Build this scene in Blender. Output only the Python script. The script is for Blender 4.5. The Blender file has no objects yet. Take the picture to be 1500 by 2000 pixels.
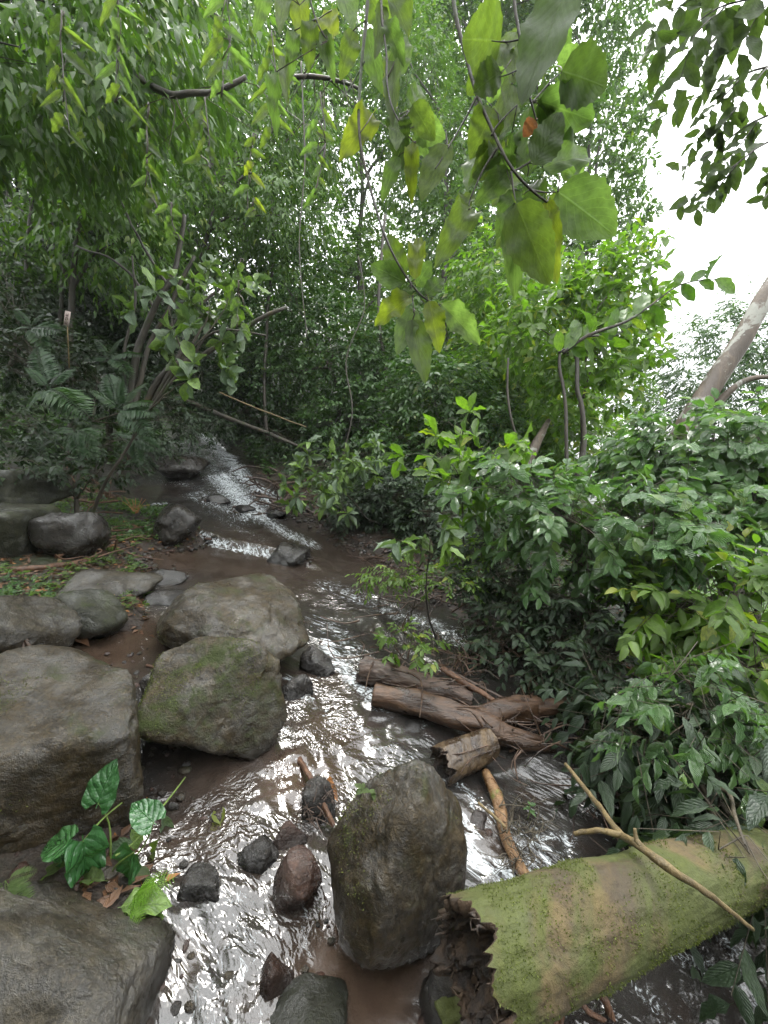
import bpy, math, random
import numpy as np
from mathutils import Vector, Matrix

random.seed(7)
RG = np.random.default_rng(11)
R = math.radians
SC = bpy.context.scene
COL = SC.collection

# ------------------------------------------------------------------ camera
F, PITCH, CZ = 790.0, R(10.0), 1.6          # focal length in pixels of a 1500x2000 picture
CAMP = np.array([0.0, 0.0, CZ])
cam_data = bpy.data.cameras.new("camera")
cam_data.sensor_fit = 'VERTICAL'; cam_data.sensor_height = 36.0
cam_data.lens = 36.0 * F / 2000.0
cam_data.clip_start = 0.05; cam_data.clip_end = 2000
cam = bpy.data.objects.new("camera", cam_data); COL.objects.link(cam)
cam.location = CAMP; cam.rotation_euler = (R(90) - PITCH, 0, 0)
cam_data.dof.use_dof = False
SC.camera = cam

# ------------------------------------------------------------------ sky, sun, exposure
SUN_EL, SUN_AZ = R(56), R(-6)               # azimuth clockwise from +Y
world = bpy.data.worlds.new("World"); SC.world = world; world.use_nodes = True
wn, wl = world.node_tree.nodes, world.node_tree.links
wn.clear()
w_out = wn.new("ShaderNodeOutputWorld"); w_bg = wn.new("ShaderNodeBackground")
sky = wn.new("ShaderNodeTexSky"); sky.sky_type = 'NISHITA'; sky.sun_disc = False
sky.sun_elevation = SUN_EL; sky.sun_rotation = SUN_AZ
w_tc = wn.new("ShaderNodeTexCoord"); w_sep = wn.new("ShaderNodeSeparateXYZ")
w_up = wn.new("ShaderNodeMapRange")         # overcast: brighter towards the zenith
w_up.inputs[1].default_value = -0.1; w_up.inputs[2].default_value = 1.0
w_up.inputs[3].default_value = 3.4; w_up.inputs[4].default_value = 30.0
w_noise = wn.new("ShaderNodeTexNoise"); w_noise.inputs['Scale'].default_value = 2.2; w_noise.inputs['Detail'].default_value = 4
w_nr = wn.new("ShaderNodeMapRange"); w_nr.inputs[3].default_value = 0.85; w_nr.inputs[4].default_value = 1.12
w_mul = wn.new("ShaderNodeMath"); w_mul.operation = 'MULTIPLY'
w_col = wn.new("ShaderNodeVectorMath"); w_col.operation = 'SCALE'; w_col.inputs[0].default_value = (0.985, 1.0, 1.0)
w_mix = wn.new("ShaderNodeMix"); w_mix.data_type = 'RGBA'; w_mix.inputs[0].default_value = 0.9
wl.new(w_tc.outputs['Generated'], w_sep.inputs[0]); wl.new(w_sep.outputs['Z'], w_up.inputs[0])
wl.new(w_tc.outputs['Generated'], w_noise.inputs['Vector']); wl.new(w_noise.outputs['Fac'], w_nr.inputs[0])
wl.new(w_up.outputs[0], w_mul.inputs[0]); wl.new(w_nr.outputs[0], w_mul.inputs[1])
wl.new(w_mul.outputs[0], w_col.inputs['Scale'])
wl.new(sky.outputs[0], w_mix.inputs[6]); wl.new(w_col.outputs[0], w_mix.inputs[7])
wl.new(w_mix.outputs[2], w_bg.inputs['Color']); w_bg.inputs['Strength'].default_value = 0.12
wl.new(w_bg.outputs[0], w_out.inputs[0])
sun_d = bpy.data.lights.new("sun", 'SUN'); sun_d.energy = 1.5; sun_d.angle = R(14); sun_d.color = (1.0, 0.97, 0.92)
sun = bpy.data.objects.new("sun", sun_d); COL.objects.link(sun)
sd_ = Vector((math.sin(SUN_AZ) * math.cos(SUN_EL), math.cos(SUN_AZ) * math.cos(SUN_EL), math.sin(SUN_EL)))
sun.rotation_euler = sd_.to_track_quat('Z', 'Y').to_euler(); sun.location = (4, 6, 20)
SC.view_settings.view_transform = 'Standard'; SC.view_settings.look = 'None'
SC.view_settings.gamma = 1.0; SC.view_settings.use_curve_mapping = False
SC.view_settings.exposure = 1.15
cy = SC.cycles
cy.max_bounces = 6; cy.diffuse_bounces = 2; cy.glossy_bounces = 3; cy.transmission_bounces = 3; cy.transparent_max_bounces = 6
cy.volume_bounces = 0; cy.caustics_reflective = False; cy.caustics_refractive = False
cy.sample_clamp_indirect = 6.0
cy.use_denoising = True

# ------------------------------------------------------------------ numbers: noise
_T = np.random.default_rng(5).random(4096)
def _h(ix, iy, iz):
    return _T[(ix * 73856093 ^ iy * 19349663 ^ iz * 83492791) & 4095]
def vnoise(p):
    i = np.floor(p).astype(np.int64); f = p - i; u = f * f * (3 - 2 * f)
    x, y, z = i[..., 0], i[..., 1], i[..., 2]
    a, b, c = u[..., 0], u[..., 1], u[..., 2]
    def L(s, t, w): return s + (t - s) * w
    return L(L(L(_h(x, y, z), _h(x+1, y, z), a), L(_h(x, y+1, z), _h(x+1, y+1, z), a), b),
             L(L(_h(x, y, z+1), _h(x+1, y, z+1), a), L(_h(x, y+1, z+1), _h(x+1, y+1, z+1), a), b), c) * 2 - 1
def fbm(p, octv=4, lac=2.1, gain=0.5):
    s = 0; a = 1; q = np.array(p, float)
    for k in range(octv):
        s = s + a * vnoise(q + 17.3 * k); q = q * lac; a *= gain
    return s
def smooth(a, b, x):
    t = np.clip((x - a) / (b - a), 0, 1); return t * t * (3 - 2 * t)
def v3(x, y, z=0.0):
    x = np.asarray(x, float); return np.stack([x, np.asarray(y, float) + 0 * x, np.zeros_like(x) + z], -1)

# ------------------------------------------------------------------ places
def ray(u, v):
    a, b = (u - 750) / F, (1000 - v) / F
    return np.array([a, math.cos(PITCH) + b * math.sin(PITCH), -math.sin(PITCH) + b * math.cos(PITCH)])
def P(u, v, depth):                          # a point seen at (u, v), depth metres ahead
    return CAMP + ray(u, v) * depth
def project(p):
    p = np.asarray(p) - CAMP
    z = p[..., 1] * math.cos(PITCH) - p[..., 2] * math.sin(PITCH)
    up = p[..., 1] * math.sin(PITCH) + p[..., 2] * math.cos(PITCH)
    zz = np.where(z > 1e-3, z, 1e-3)
    return 750 + F * p[..., 0] / zz, 1000 - F * up / zz, z
def Zw(x, y):                                # level of the falling stream
    x = np.asarray(x, float); y = np.asarray(y, float)
    gy = 0.03 * (np.clip(y, -3, 5) - 1) + 0.12 * np.clip(y - 5, 0, 2) + 0.19 * np.clip(y - 7, 0, 40)
    gx = -0.14 * (np.clip(x, -3, 2.5) + 0.5)
    return gy + gx + 0.10 * smooth(-0.08, 0.05, y - 4.72 + 0.25 * (x + 1.6)) * smooth(-.5, -1.2, x)
def G(u, v, h=0.0):                          # where the ray through a pixel meets the stream level raised by h
    d = ray(u, v); t0 = 0.2; t = 0.2
    while t < 60:
        p = CAMP + d * t
        if p[2] < Zw(p[0], p[1]) + h: break
        t0 = t; t *= 1.03
    for _ in range(24):
        m = (t0 + t) / 2; p = CAMP + d * m
        if p[2] < Zw(p[0], p[1]) + h: t = m
        else: t0 = m
    return CAMP + d * t
def axial(p):
    return float(project(p)[2])

poly_px = [(330,848),(395,838),(470,905),(560,985),(640,1040),(760,1100),(880,1180),(1000,1280),(1100,1350),(1200,1440),(1290,1560),
           (1400,1640),(1600,1750),(1900,2100),(1900,2900),(300,2900),(255,2300),(275,1900),(318,1750),(285,1620),(270,1500),(255,1350),
           (140,1300),(110,1250),(165,1248),(290,1235),(285,1120),(262,1085),(400,1050),(320,1000),(205,965),(190,932),(300,925),(345,900)]
POLY = np.array([G(u, v)[:2] for u, v in poly_px])
def sdist(x, y):                             # > 0 outside the water
    x = np.asarray(x, float); y = np.asarray(y, float)
    d = np.full(x.shape, 1e9); inside = np.zeros(x.shape, bool)
    n = len(POLY)
    for k in range(n):
        a = POLY[k]; b = POLY[(k + 1) % n]; e = b - a
        wx = x - a[0]; wy = y - a[1]
        t = np.clip((wx * e[0] + wy * e[1]) / (e @ e), 0, 1)
        d = np.minimum(d, np.hypot(wx - e[0] * t, wy - e[1] * t))
        c = ((a[1] > y) != (b[1] > y)) & (x < (b[0] - a[0]) * (y - a[1]) / (b[1] - a[1] + 1e-12) + a[0])
        inside ^= c
    return np.where(inside, -d, d)
def Hg(x, y, sd=None):                       # the ground
    x = np.asarray(x, float); y = np.asarray(y, float)
    if sd is None: sd = sdist(x, y)
    o = np.maximum(sd, 0); i = np.maximum(-sd, 0)
    az = x / (np.abs(y) + 1.5)
    left = smooth(0.1, -0.1, x + 0.46 * (y - 1.5) - 0.5)
    z = Zw(x, y) - 0.09 * smooth(0, 0.25, i) + 0.07 * smooth(0, 0.12, o)
    z = z + left * (0.10 * o + 0.45 * np.maximum(o - 1.0, 0) ** 1.1)
    valley = smooth(0.22, 0.55, az)
    z = z + (1 - left) * (1 - valley) * (0.22 * np.minimum(o, 1.5) + 0.30 * np.maximum(o - 1.2, 0))
    z = z + (1 - left) * valley * (0.10 * np.minimum(o, 1.2) - 0.42 * np.clip(o - 1.2, 0, 25) - 0.09 * np.clip(o - 25, 0, 90))
    z = np.where((y > 7), z - valley * 0.19 * np.clip(y - 7, 0, 40), z)
    lump = fbm(v3(x * 1.3, y * 1.3, 3.0), 4)
    z = z + lump * (0.025 + 0.11 * smooth(0.1, 2.0, o)) + fbm(v3(x * 9, y * 9, 1.0), 3) * 0.012
    far = smooth(35, 140, np.hypot(x, y))
    z = z * (1 - far * 0.0)
    return np.clip(z, -16, 14) + fbm(v3(x * .04, y * .04, 9.0), 3) * 2.0 * smooth(25, 80, np.hypot(x, y))

# ------------------------------------------------------------------ mesh helpers
def mesh(name, V, Fc, mats=(), uv=None, attrs=None, smooth_=True, midx=None):
    V = np.asarray(V, np.float32).reshape(-1, 3)
    me = bpy.data.meshes.new(name)
    Fl = Fc if isinstance(Fc, list) else [Fc]
    Fl = [np.asarray(f, np.int32) for f in Fl if len(f)]
    sizes = np.concatenate([np.full(len(f), f.shape[1], np.int32) for f in Fl])
    loops = np.concatenate([f.ravel() for f in Fl])
    me.vertices.add(len(V)); me.vertices.foreach_set("co", V.ravel())
    me.loops.add(len(loops)); me.loops.foreach_set("vertex_index", loops)
    me.polygons.add(len(sizes))
    st = np.zeros(len(sizes), np.int32); st[1:] = np.cumsum(sizes)[:-1]
    me.polygons.foreach_set("loop_start", st)
    if midx is not None: me.polygons.foreach_set("material_index", np.asarray(midx, np.int32))
    if uv is not None:
        l = me.uv_layers.new(name="UVMap")
        l.data.foreach_set("uv", np.asarray(uv, np.float32)[loops].ravel())
    for k, a in (attrs or {}).items():
        at = me.attributes.new(k, 'FLOAT', 'POINT'); at.data.foreach_set("value", np.asarray(a, np.float32))
    for m in mats: me.materials.append(m)
    me.update(calc_edges=True)
    me.shade_smooth() if smooth_ else me.shade_flat()
    return me
def link(name, me, parent=None, loc=None, **props):
    o = bpy.data.objects.new(name, me); COL.objects.link(o)
    if parent is not None: o.parent = parent
    if loc is not None: o.location = loc
    for k, v in props.items():
        if v: o[k] = v
    return o
def thing(name, label, cat, loc=(0, 0, 0), group=None):
    o = bpy.data.objects.new(name, None); COL.objects.link(o); o.empty_display_size = .1
    o.location = loc; o['label'] = label; o['category'] = cat
    if group: o['group'] = group
    return o
def grid_faces(r, c, wrap=False):
    i = np.arange(r - 1)[:, None]; j = np.arange(c if wrap else c - 1)[None, :]
    j2 = (j + 1) % c
    a = i * c + j; b = i * c + j2; e = (i + 1) * c + j2; d = (i + 1) * c + j
    return np.stack([a + 0 * b, b + 0 * a, e, d], -1).reshape(-1, 4)
class MB:                                    # gathers shapes of one part
    def __init__(s): s.V = []; s.Q = []; s.T = []; s.n = 0
    def add(s, V, Q=None, T=None):
        s.V.append(np.asarray(V, float).reshape(-1, 3))
        if Q is not None and len(Q): s.Q.append(np.asarray(Q) + s.n)
        if T is not None and len(T): s.T.append(np.asarray(T) + s.n)
        s.n += len(s.V[-1])
    def tube(s, pts, rad, sides=6, bump=0.0, seed=0, cap=True):
        pts = np.asarray(pts, float); n = len(pts); rad = np.broadcast_to(np.asarray(rad, float), (n,))
        t = np.gradient(pts, axis=0); t /= np.linalg.norm(t, axis=1, keepdims=True) + 1e-9
        ref = np.array([0.13, 0.21, 0.97]) if abs(t[0][2]) < 0.9 else np.array([1., .1, 0])
        e1 = np.cross(t, ref); e1 /= np.linalg.norm(e1, axis=1, keepdims=True) + 1e-9; e2 = np.cross(t, e1)
        a = np.linspace(0, 2 * np.pi, sides, endpoint=False)
        ring = np.cos(a)[None, :, None] * e1[:, None, :] + np.sin(a)[None, :, None] * e2[:, None, :]
        rr = rad[:, None] * np.ones((n, sides))
        if bump:
            rr = rr * (1 + bump * fbm(pts[:, None, :] * (0.5 / max(rad.max(), 1e-3)) * .6 + ring * 1.3 + seed, 3))
        V = (pts[:, None, :] + ring * rr[..., None]).reshape(-1, 3)
        q = grid_faces(n, sides, True)
        if cap:
            V = np.vstack([V, pts[0], pts[-1]]); k = n * sides
            j = np.arange(sides); j2 = (j + 1) % sides
            T = np.vstack([np.stack([j2, j, np.full(sides, k)], 1), np.stack([j + (n-1)*sides, j2 + (n-1)*sides, np.full(sides, k + 1)], 1)])
            s.add(V, q, T)
        else: s.add(V, q)
    def mesh(s, name, mat, off=(0, 0, 0)):
        V = np.vstack(s.V) - np.asarray(off)
        return mesh(name, V, [np.vstack(x) for x in (s.Q, s.T) if x], [mat])
def curve(pts, n=12, wob=0.0, seed=0):       # a smooth line through points
    pts = np.asarray(pts, float); m = len(pts)
    if m == 2: out = pts[0] + (pts[1] - pts[0]) * np.linspace(0, 1, n)[:, None]
    else:
        t = np.linspace(0, m - 1, n); i = np.clip(t.astype(int), 0, m - 2); f = (t - i)[:, None]
        p0 = pts[np.maximum(i - 1, 0)]; p1 = pts[i]; p2 = pts[i + 1]; p3 = pts[np.minimum(i + 2, m - 1)]
        out = 0.5 * (2 * p1 + (p2 - p0) * f + (2*p0 - 5*p1 + 4*p2 - p3) * f**2 + (3*p1 - p0 - 3*p2 + p3) * f**3)
    if wob:
        L = np.linalg.norm(pts[-1] - pts[0]); w = np.stack([vnoise(out / L * 5 + seed + 31 * k) for k in range(3)], 1)
        e = np.sin(np.linspace(0, np.pi, n))[:, None]
        out = out + w * wob * L * e
    return out

# ------------------------------------------------------------------ material helpers
def newmat(name):
    m = bpy.data.materials.new(name); m.use_nodes = True; m.node_tree.nodes.clear()
    return m, m.node_tree.nodes, m.node_tree.links
class NT:
    def __init__(s, m): s.n = m.node_tree.nodes; s.l = m.node_tree.links
    def add(s, t, **kw):
        k = s.n.new(t)
        for a, b in kw.items():
            if a.startswith('i_'):
                key = a[2:].replace('_', ' '); s.inp(k, key, b)
            else: setattr(k, a, b)
        return k
    def inp(s, k, key, b):
        sock = k.inputs[int(key)] if key.isdigit() else k.inputs[key]
        if isinstance(b, bpy.types.NodeSocket): s.l.new(b, sock)
        else: sock.default_value = b
    def noise(s, vec, scale, detail=4, rough=0.55, dist=0.0):
        k = s.add("ShaderNodeTexNoise"); s.l.new(vec, k.inputs['Vector'])
        k.inputs['Scale'].default_value = scale; k.inputs['Detail'].default_value = detail
        k.inputs['Roughness'].default_value = rough; k.inputs['Distortion'].default_value = dist
        return k.outputs['Fac']
    def ramp(s, fac, a, b, lo=0.0, hi=1.0):
        k = s.add("ShaderNodeMapRange"); k.interpolation_type = 'SMOOTHSTEP'
        s.inp(k, '0', fac); 
        for i, v in ((1, a), (2, b), (3, lo), (4, hi)): k.inputs[i].default_value = v
        return k.outputs[0]
    def mix(s, fac, a, b):
        k = s.add("ShaderNodeMix"); k.data_type = 'RGBA'
        s.inp(k, '0', fac)
        for i, v in ((6, a), (7, b)):
            if isinstance(v, bpy.types.NodeSocket): s.l.new(v, k.inputs[i])
            else: k.inputs[i].default_value = (*v, 1) if len(v) == 3 else v
        return k.outputs[2]
    def math(s, op, a, b=0.0, c=0.0):
        k = s.add("ShaderNodeMath", operation=op); s.inp(k, '0', a); s.inp(k, '1', b); s.inp(k, '2', c); return k.outputs[0]
    def bump(s, h, strength, dist, normal=None):
        k = s.add("ShaderNodeBump"); s.inp(k, 'Height', h); k.inputs['Strength'].default_value = strength
        k.inputs['Distance'].default_value = dist
        if normal is not None: s.l.new(normal, k.inputs['Normal'])
        return k.outputs[0]

def rock_mat(name, c_dark, c_light, moss=0.3, moss_col=(0.018, 0.024, 0.005), r0=0.26, r1=0.68, red=0.0, vein=0.0):
    m, n, l = newmat(name); t = NT(m)
    oi = t.add("ShaderNodeObjectInfo"); g = t.add("ShaderNodeNewGeometry")
    off = t.add("ShaderNodeVectorMath", operation='MULTIPLY_ADD')
    tc = t.add("ShaderNodeTexCoord")
    rv = t.add("ShaderNodeCombineXYZ"); t.inp(rv, '0', oi.outputs['Random']); t.inp(rv, '1', oi.outputs['Random']); 
    l.new(rv.outputs[0], off.inputs[0]); off.inputs[1].default_value = (37, 19, 7); l.new(tc.outputs['Object'], off.inputs[2])
    co = off.outputs[0]
    big = t.noise(co, 3.0, 5, .6, .6); mid = t.noise(co, 14, 6, .65, .8); fine = t.noise(co, 90, 5, .7)
    base = t.mix(t.ramp(mid, .35, .7), c_dark, c_light)
    base = t.mix(t.ramp(big, .42, .68, 0, .75), base, tuple(x * .52 for x in c_dark))
    base = t.mix(t.ramp(t.noise(co, 7, 5, .7, 1.5), .58, .72, 0, .5), base, (0.045, 0.030, 0.016))
    if red: base = t.mix(red, base, (0.09, 0.035, 0.02))
    base = t.mix(t.ramp(t.noise(co, 4.5, 5, .7, 2.0), .40, .62, 0, .6), base, tuple(x * .45 for x in c_dark))
    base = t.mix(t.ramp(fine, .45, .75, 0, .5), base, tuple(min(1, x * 1.9) for x in c_light))
    sep = t.add("ShaderNodeSeparateXYZ"); l.new(g.outputs['Normal'], sep.inputs[0])
    mz = t.math('MULTIPLY', t.ramp(sep.outputs['Z'], -.1, .65), t.ramp(t.noise(co, 5.5, 6, .7, .4), .62 - .25 * moss, .80 - .25 * moss))
    mossv = t.math('MULTIPLY', mz, min(1, moss * 1.6))
    mcol = t.mix(t.noise(co, 60, 3), moss_col, tuple(x * 2.1 for x in moss_col))
    base = t.mix(mossv, base, mcol)
    wet = t.add("ShaderNodeAttribute", attribute_name='wet').outputs['Fac']
    base = t.mix(t.math('MULTIPLY', wet, .85), base, tuple(x * .5 for x in c_dark))
    rough = t.math('ADD', t.ramp(t.noise(co, 9, 5, .6, .5), .35, .7, r0, r1), t.math('MULTIPLY', mossv, .35))
    rough = t.math('MULTIPLY', rough, t.math('SUBTRACT', 1.0, t.math('MULTIPLY', wet, .5)))
    pitv = t.add("ShaderNodeTexVoronoi", feature='DISTANCE_TO_EDGE'); l.new(co, pitv.inputs['Vector']); pitv.inputs['Scale'].default_value = 6
    crack = t.ramp(pitv.outputs['Distance'], 0, .035)
    h = t.math('ADD', t.math('MULTIPLY', mid, .7), t.math('MULTIPLY', fine, .5))
    b1 = t.bump(h, .8, .022)
    bc = t.bump(t.math('ADD', t.math('MULTIPLY', t.noise(co, 16, 6, .75, .8), .8), t.math('MULTIPLY', fine, .5)), .85, .02)
    b2 = t.bump(t.math('MULTIPLY', t.noise(co, 150, 3, .6), mossv), .7, .012, b1)
    p = t.add("ShaderNodeBsdfPrincipled"); t.inp(p, 'Base Color', base); t.inp(p, 'Roughness', rough)
    t.inp(p, 'Normal', b2); p.inputs['IOR'].default_value = 1.5; p.inputs['Specular IOR Level'].default_value = .28
    t.inp(p, 'Coat Weight', t.math('MULTIPLY', t.math('SUBTRACT', 1.0, mossv), t.ramp(t.noise(co, 4.5, 6, .7, .6), .42, .60, .05, .8))); p.inputs['Coat Roughness'].default_value = .2; p.inputs['Coat IOR'].default_value = 1.7
    l.new(bc, p.inputs['Coat Normal'])
    o = t.add("ShaderNodeOutputMaterial"); l.new(p.outputs[0], o.inputs[0])
    return m

M = {}
M['rock'] = rock_mat('wet_olive_rock', (0.015, 0.0105, 0.0045), (0.050, 0.035, 0.0155), .42)
M['rock_moss'] = rock_mat('mossy_rock', (0.015, 0.011, 0.0045), (0.050, 0.036, 0.016), .64)
M['rock_grey'] = rock_mat('wet_grey_rock', (0.016, 0.013, 0.008), (0.050, 0.041, 0.026), .25)
M['rock_dark'] = rock_mat('wet_dark_rock', (0.012, 0.010, 0.008), (0.034, 0.028, 0.022), .1, r0=.2, r1=.5)
M['rock_red'] = rock_mat('wet_reddish_rock', (0.022, 0.013, 0.009), (0.055, 0.030, 0.020), .1, red=.3, r0=.22, r1=.5)
M['rock_green'] = rock_mat('green_block_rock', (0.013, 0.014, 0.007), (0.038, 0.038, 0.020), .5, r0=.45, r1=.75)

def ground_mat():
    m, n, l = newmat('wet_earth'); t = NT(m)
    g = t.add("ShaderNodeNewGeometry"); co = g.outputs['Position']
    a = t.noise(co, 2.2, 6, .65); b = t.noise(co, 18, 6, .7, .6); c = t.noise(co, 110, 4, .7)
    base = t.mix(t.ramp(b, .35, .7), (0.012, 0.0085, 0.006), (0.040, 0.026, 0.018))
    base = t.mix(t.ramp(c, .5, .75, 0, .5), base, (0.07, 0.05, 0.035))
    at = t.add("ShaderNodeAttribute", attribute_name='green')
    gm = t.math('MULTIPLY', at.outputs['Fac'], t.ramp(a, .35, .6))
    base = t.mix(gm, base, (0.022, 0.034, 0.012))
    fa = t.add("ShaderNodeAttribute", attribute_name='far')
    base = t.mix(fa.outputs['Fac'], base, t.mix(t.noise(co, .8, 6, .8), (0.008, 0.013, 0.005), (0.022, 0.032, 0.011)))  # far ground darkened: the forest's shade is put into its colour
    p = t.add("ShaderNodeBsdfPrincipled"); t.inp(p, 'Base Color', base)
    t.inp(p, 'Roughness', t.ramp(b, .4, .7, .35, .8)); t.inp(p, 'Normal', t.bump(t.math('ADD', b, t.math('MULTIPLY', c, .4)), .8, .03))
    o = t.add("ShaderNodeOutputMaterial"); l.new(p.outputs[0], o.inputs[0]); return m
M['earth'] = ground_mat()

def water_mat():
    m, n, l = newmat('muddy_stream_water'); t = NT(m)
    uv = t.add("ShaderNodeUVMap").outputs[0]
    g = t.add("ShaderNodeNewGeometry"); co = g.outputs['Position']
    foam_glint = t.add("ShaderNodeAttribute", attribute_name='foam_glint').outputs['Fac']
    mud = t.add("ShaderNodeAttribute", attribute_name='mud').outputs['Fac']
    calm = t.add("ShaderNodeAttribute", attribute_name='calm').outputs['Fac']
    base = t.mix(mud, (0.030, 0.028, 0.026), (0.060, 0.040, 0.028))
    base = t.mix(t.ramp(t.noise(co, 7, 5, .65, .8), .5, .7, 0, .5), base, (0.034, 0.021, 0.015))
    fn = t.noise(uv, 26, 7, .8, 1.6); fn2 = t.noise(uv, 5.0, 3, .6, .6)
    fv = t.math('MULTIPLY', t.ramp(t.math('ADD', foam_glint, t.math('MULTIPLY', t.math('SUBTRACT', fn, .5), 4.6)), .45, 1.1), t.ramp(foam_glint, .04, .3))
    base = t.mix(fv, base, (0.50, 0.54, 0.56))
    dn = t.add("ShaderNodeTexNoise"); l.new(uv, dn.inputs['Vector']); dn.inputs['Scale'].default_value = 9; dn.inputs['Detail'].default_value = 3
    dv = t.add("ShaderNodeVectorMath", operation='MULTIPLY_ADD'); l.new(dn.outputs['Color'], dv.inputs[0]); dv.inputs[1].default_value = (.09, .09, .09); l.new(uv, dv.inputs[2])
    def vor(sc):
        k = t.add("ShaderNodeTexVoronoi", feature='SMOOTH_F1'); l.new(dv.outputs[0], k.inputs['Vector']); k.inputs['Scale'].default_value = sc; k.inputs['Smoothness'].default_value = .7
        return k.outputs['Distance']
    wide = t.noise(uv, 9, 2, .5, 1.2); w2 = vor(52); w3 = vor(115)
    h = t.math('ADD', t.math('MULTIPLY', wide, .38), t.math('ADD', t.math('MULTIPLY', w2, .32), t.math('MULTIPLY', w3, .14)))
    b = t.add("ShaderNodeBump"); t.inp(b, 'Height', h); b.inputs['Distance'].default_value = .055
    t.inp(b, 'Strength', t.math('MULTIPLY', t.ramp(calm, 0, 1, .36, .07), t.ramp(t.noise(co, 2.6, 4, .6, .6), .36, .62, .12, 1.0)))
    p = t.add("ShaderNodeBsdfPrincipled"); t.inp(p, 'Base Color', base)
    t.inp(p, 'Roughness', t.math('MULTIPLY_ADD', fv, .5, .15)); l.new(b.outputs[0], p.inputs['Normal'])
    p.inputs['IOR'].default_value = 1.6; p.inputs['Specular IOR Level'].default_value = .6
    o = t.add("ShaderNodeOutputMaterial")
    tr = t.add("ShaderNodeBsdfTransparent"); tr.inputs[0].default_value = (.75, .55, .42, 1)
    gl = t.add("ShaderNodeBsdfGlossy"); gl.inputs['Roughness'].default_value = .15; l.new(b.outputs[0], gl.inputs['Normal'])
    fr = t.add("ShaderNodeFresnel"); fr.inputs['IOR'].default_value = 1.6; l.new(b.outputs[0], fr.inputs['Normal'])
    m1 = t.add("ShaderNodeMixShader"); l.new(fr.outputs[0], m1.inputs[0]); l.new(tr.outputs[0], m1.inputs[1]); l.new(gl.outputs[0], m1.inputs[2])
    m2 = t.add("ShaderNodeMixShader")
    t.inp(m2, '0', t.ramp(t.math('ADD', t.noise(co, 4, 4, .6), t.math('MULTIPLY', fv, .6)), .3, .8, .55, 1.0))
    l.new(m1.outputs[0], m2.inputs[1]); l.new(p.outputs[0], m2.inputs[2])
    l.new(m2.outputs[0], o.inputs[0]); return m
M['water'] = water_mat()

# ------------------------------------------------------------------ ground and stream
def build_ground():
    N = 520; k = 6.2
    s = np.linspace(-1, 1, N); w = 160 * np.sinh(k * s) / np.sinh(k)
    X, Y = np.meshgrid(w - 0.2, w + 2.0)
    sd = sdist(X, Y); Z = Hg(X, Y, sd)
    V = np.stack([X, Y, Z], -1).reshape(-1, 3)
    far = smooth(7, 14, np.hypot(X, Y)).ravel()
    green = smooth(0.15, 1.0, sd).ravel()
    me = mesh('ground', V, grid_faces(N, N), [M['earth']], attrs={'green': green, 'far': far})
    link('ground', me, kind='structure')
build_ground()

FOAM_GLINTS = [  # px line, width px, strength
    ([(400,850),(470,925),(545,990)], 26, .75), ([(430,930),(480,985),(500,1010)], 42, .78), ([(380,965),(420,985),(460,1000)], 30, .5), ([(340,860),(400,900),(450,950)], 30, .42), ([(300,940),(380,950),(430,975)], 22, .3),
    ([(395,1052),(425,1064),(455,1072)], 11, .78), ([(455,1072),(490,1078),(525,1087)], 10, .78), ([(300,988),(325,984)], 8, 1.),
    ([(500,1010),(560,1045),(605,1062)], 22, .68), ([(400,1000),(460,1030),(520,1060)], 30, .25), ([(540,1030),(600,1060)], 12, .5),
    ([(640,1140),(700,1170),(770,1200),(840,1225),(900,1250)], 42, .42), ([(740,1190),(800,1215)], 30, .5), ([(850,1220),(900,1262)], 24, .6),
    ([(615,1210),(660,1240),(680,1290)], 40, .4), ([(640,1260),(665,1310),(700,1345),(740,1385)], 24, .75), ([(680,1320),(720,1360)], 20, .7),
    ([(560,1335),(585,1350),(600,1375)], 14, .8), ([(640,1400),(720,1440),(800,1500)], 40, .25),
    ([(900,1640),(930,1690),(1000,1710)], 30, .8), ([(905,1600),(925,1640)], 14, .8), ([(950,1600),(1030,1660),(1075,1640)], 34, .45),
    ([(880,1530),(930,1580)], 18, .5), ([(1040,1690),(1110,1640)], 26, .5), ([(1150,1560),(1190,1640)], 22, .25),
    ([(1290,1830),(1400,1900),(1500,1960)], 34, .5), ([(1180,1860),(1270,1960),(1330,2010)], 26, .35), ([(1400,1830),(1500,1900)], 24, .45),
    ([(590,1790),(600,1900)], 14, .35), ([(430,1780),(440,1850),(470,1990)], 120, .24), ([(560,1490),(620,1520)], 26, .25), ([(600,1440),(700,1500)], 30, .2),  # the broad faint line paints sky glints into the water colour as pale film
]
MUD = [((520,1100),150,.6),((330,1090),90,.8),((210,1260),110,1.1),((700,1085),150,.5),((590,1530),75,1.3),((710,1930),150,1.1),((430,1530),90,.5),
       ((360,1640),80,.5),((640,1440),90,.6),((440,1640),60,.5),((940,1630),50,.6),((620,1350),90,.5),((280,960),60,.3),((340,1890),50,.6),((560,1700),80,.5)]
CALM = [((450,1110),95),((330,1090),90),((210,1260),110),((720,1960),130),((640,1075),60),((640,1900),60),((300,960),60)]
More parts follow.
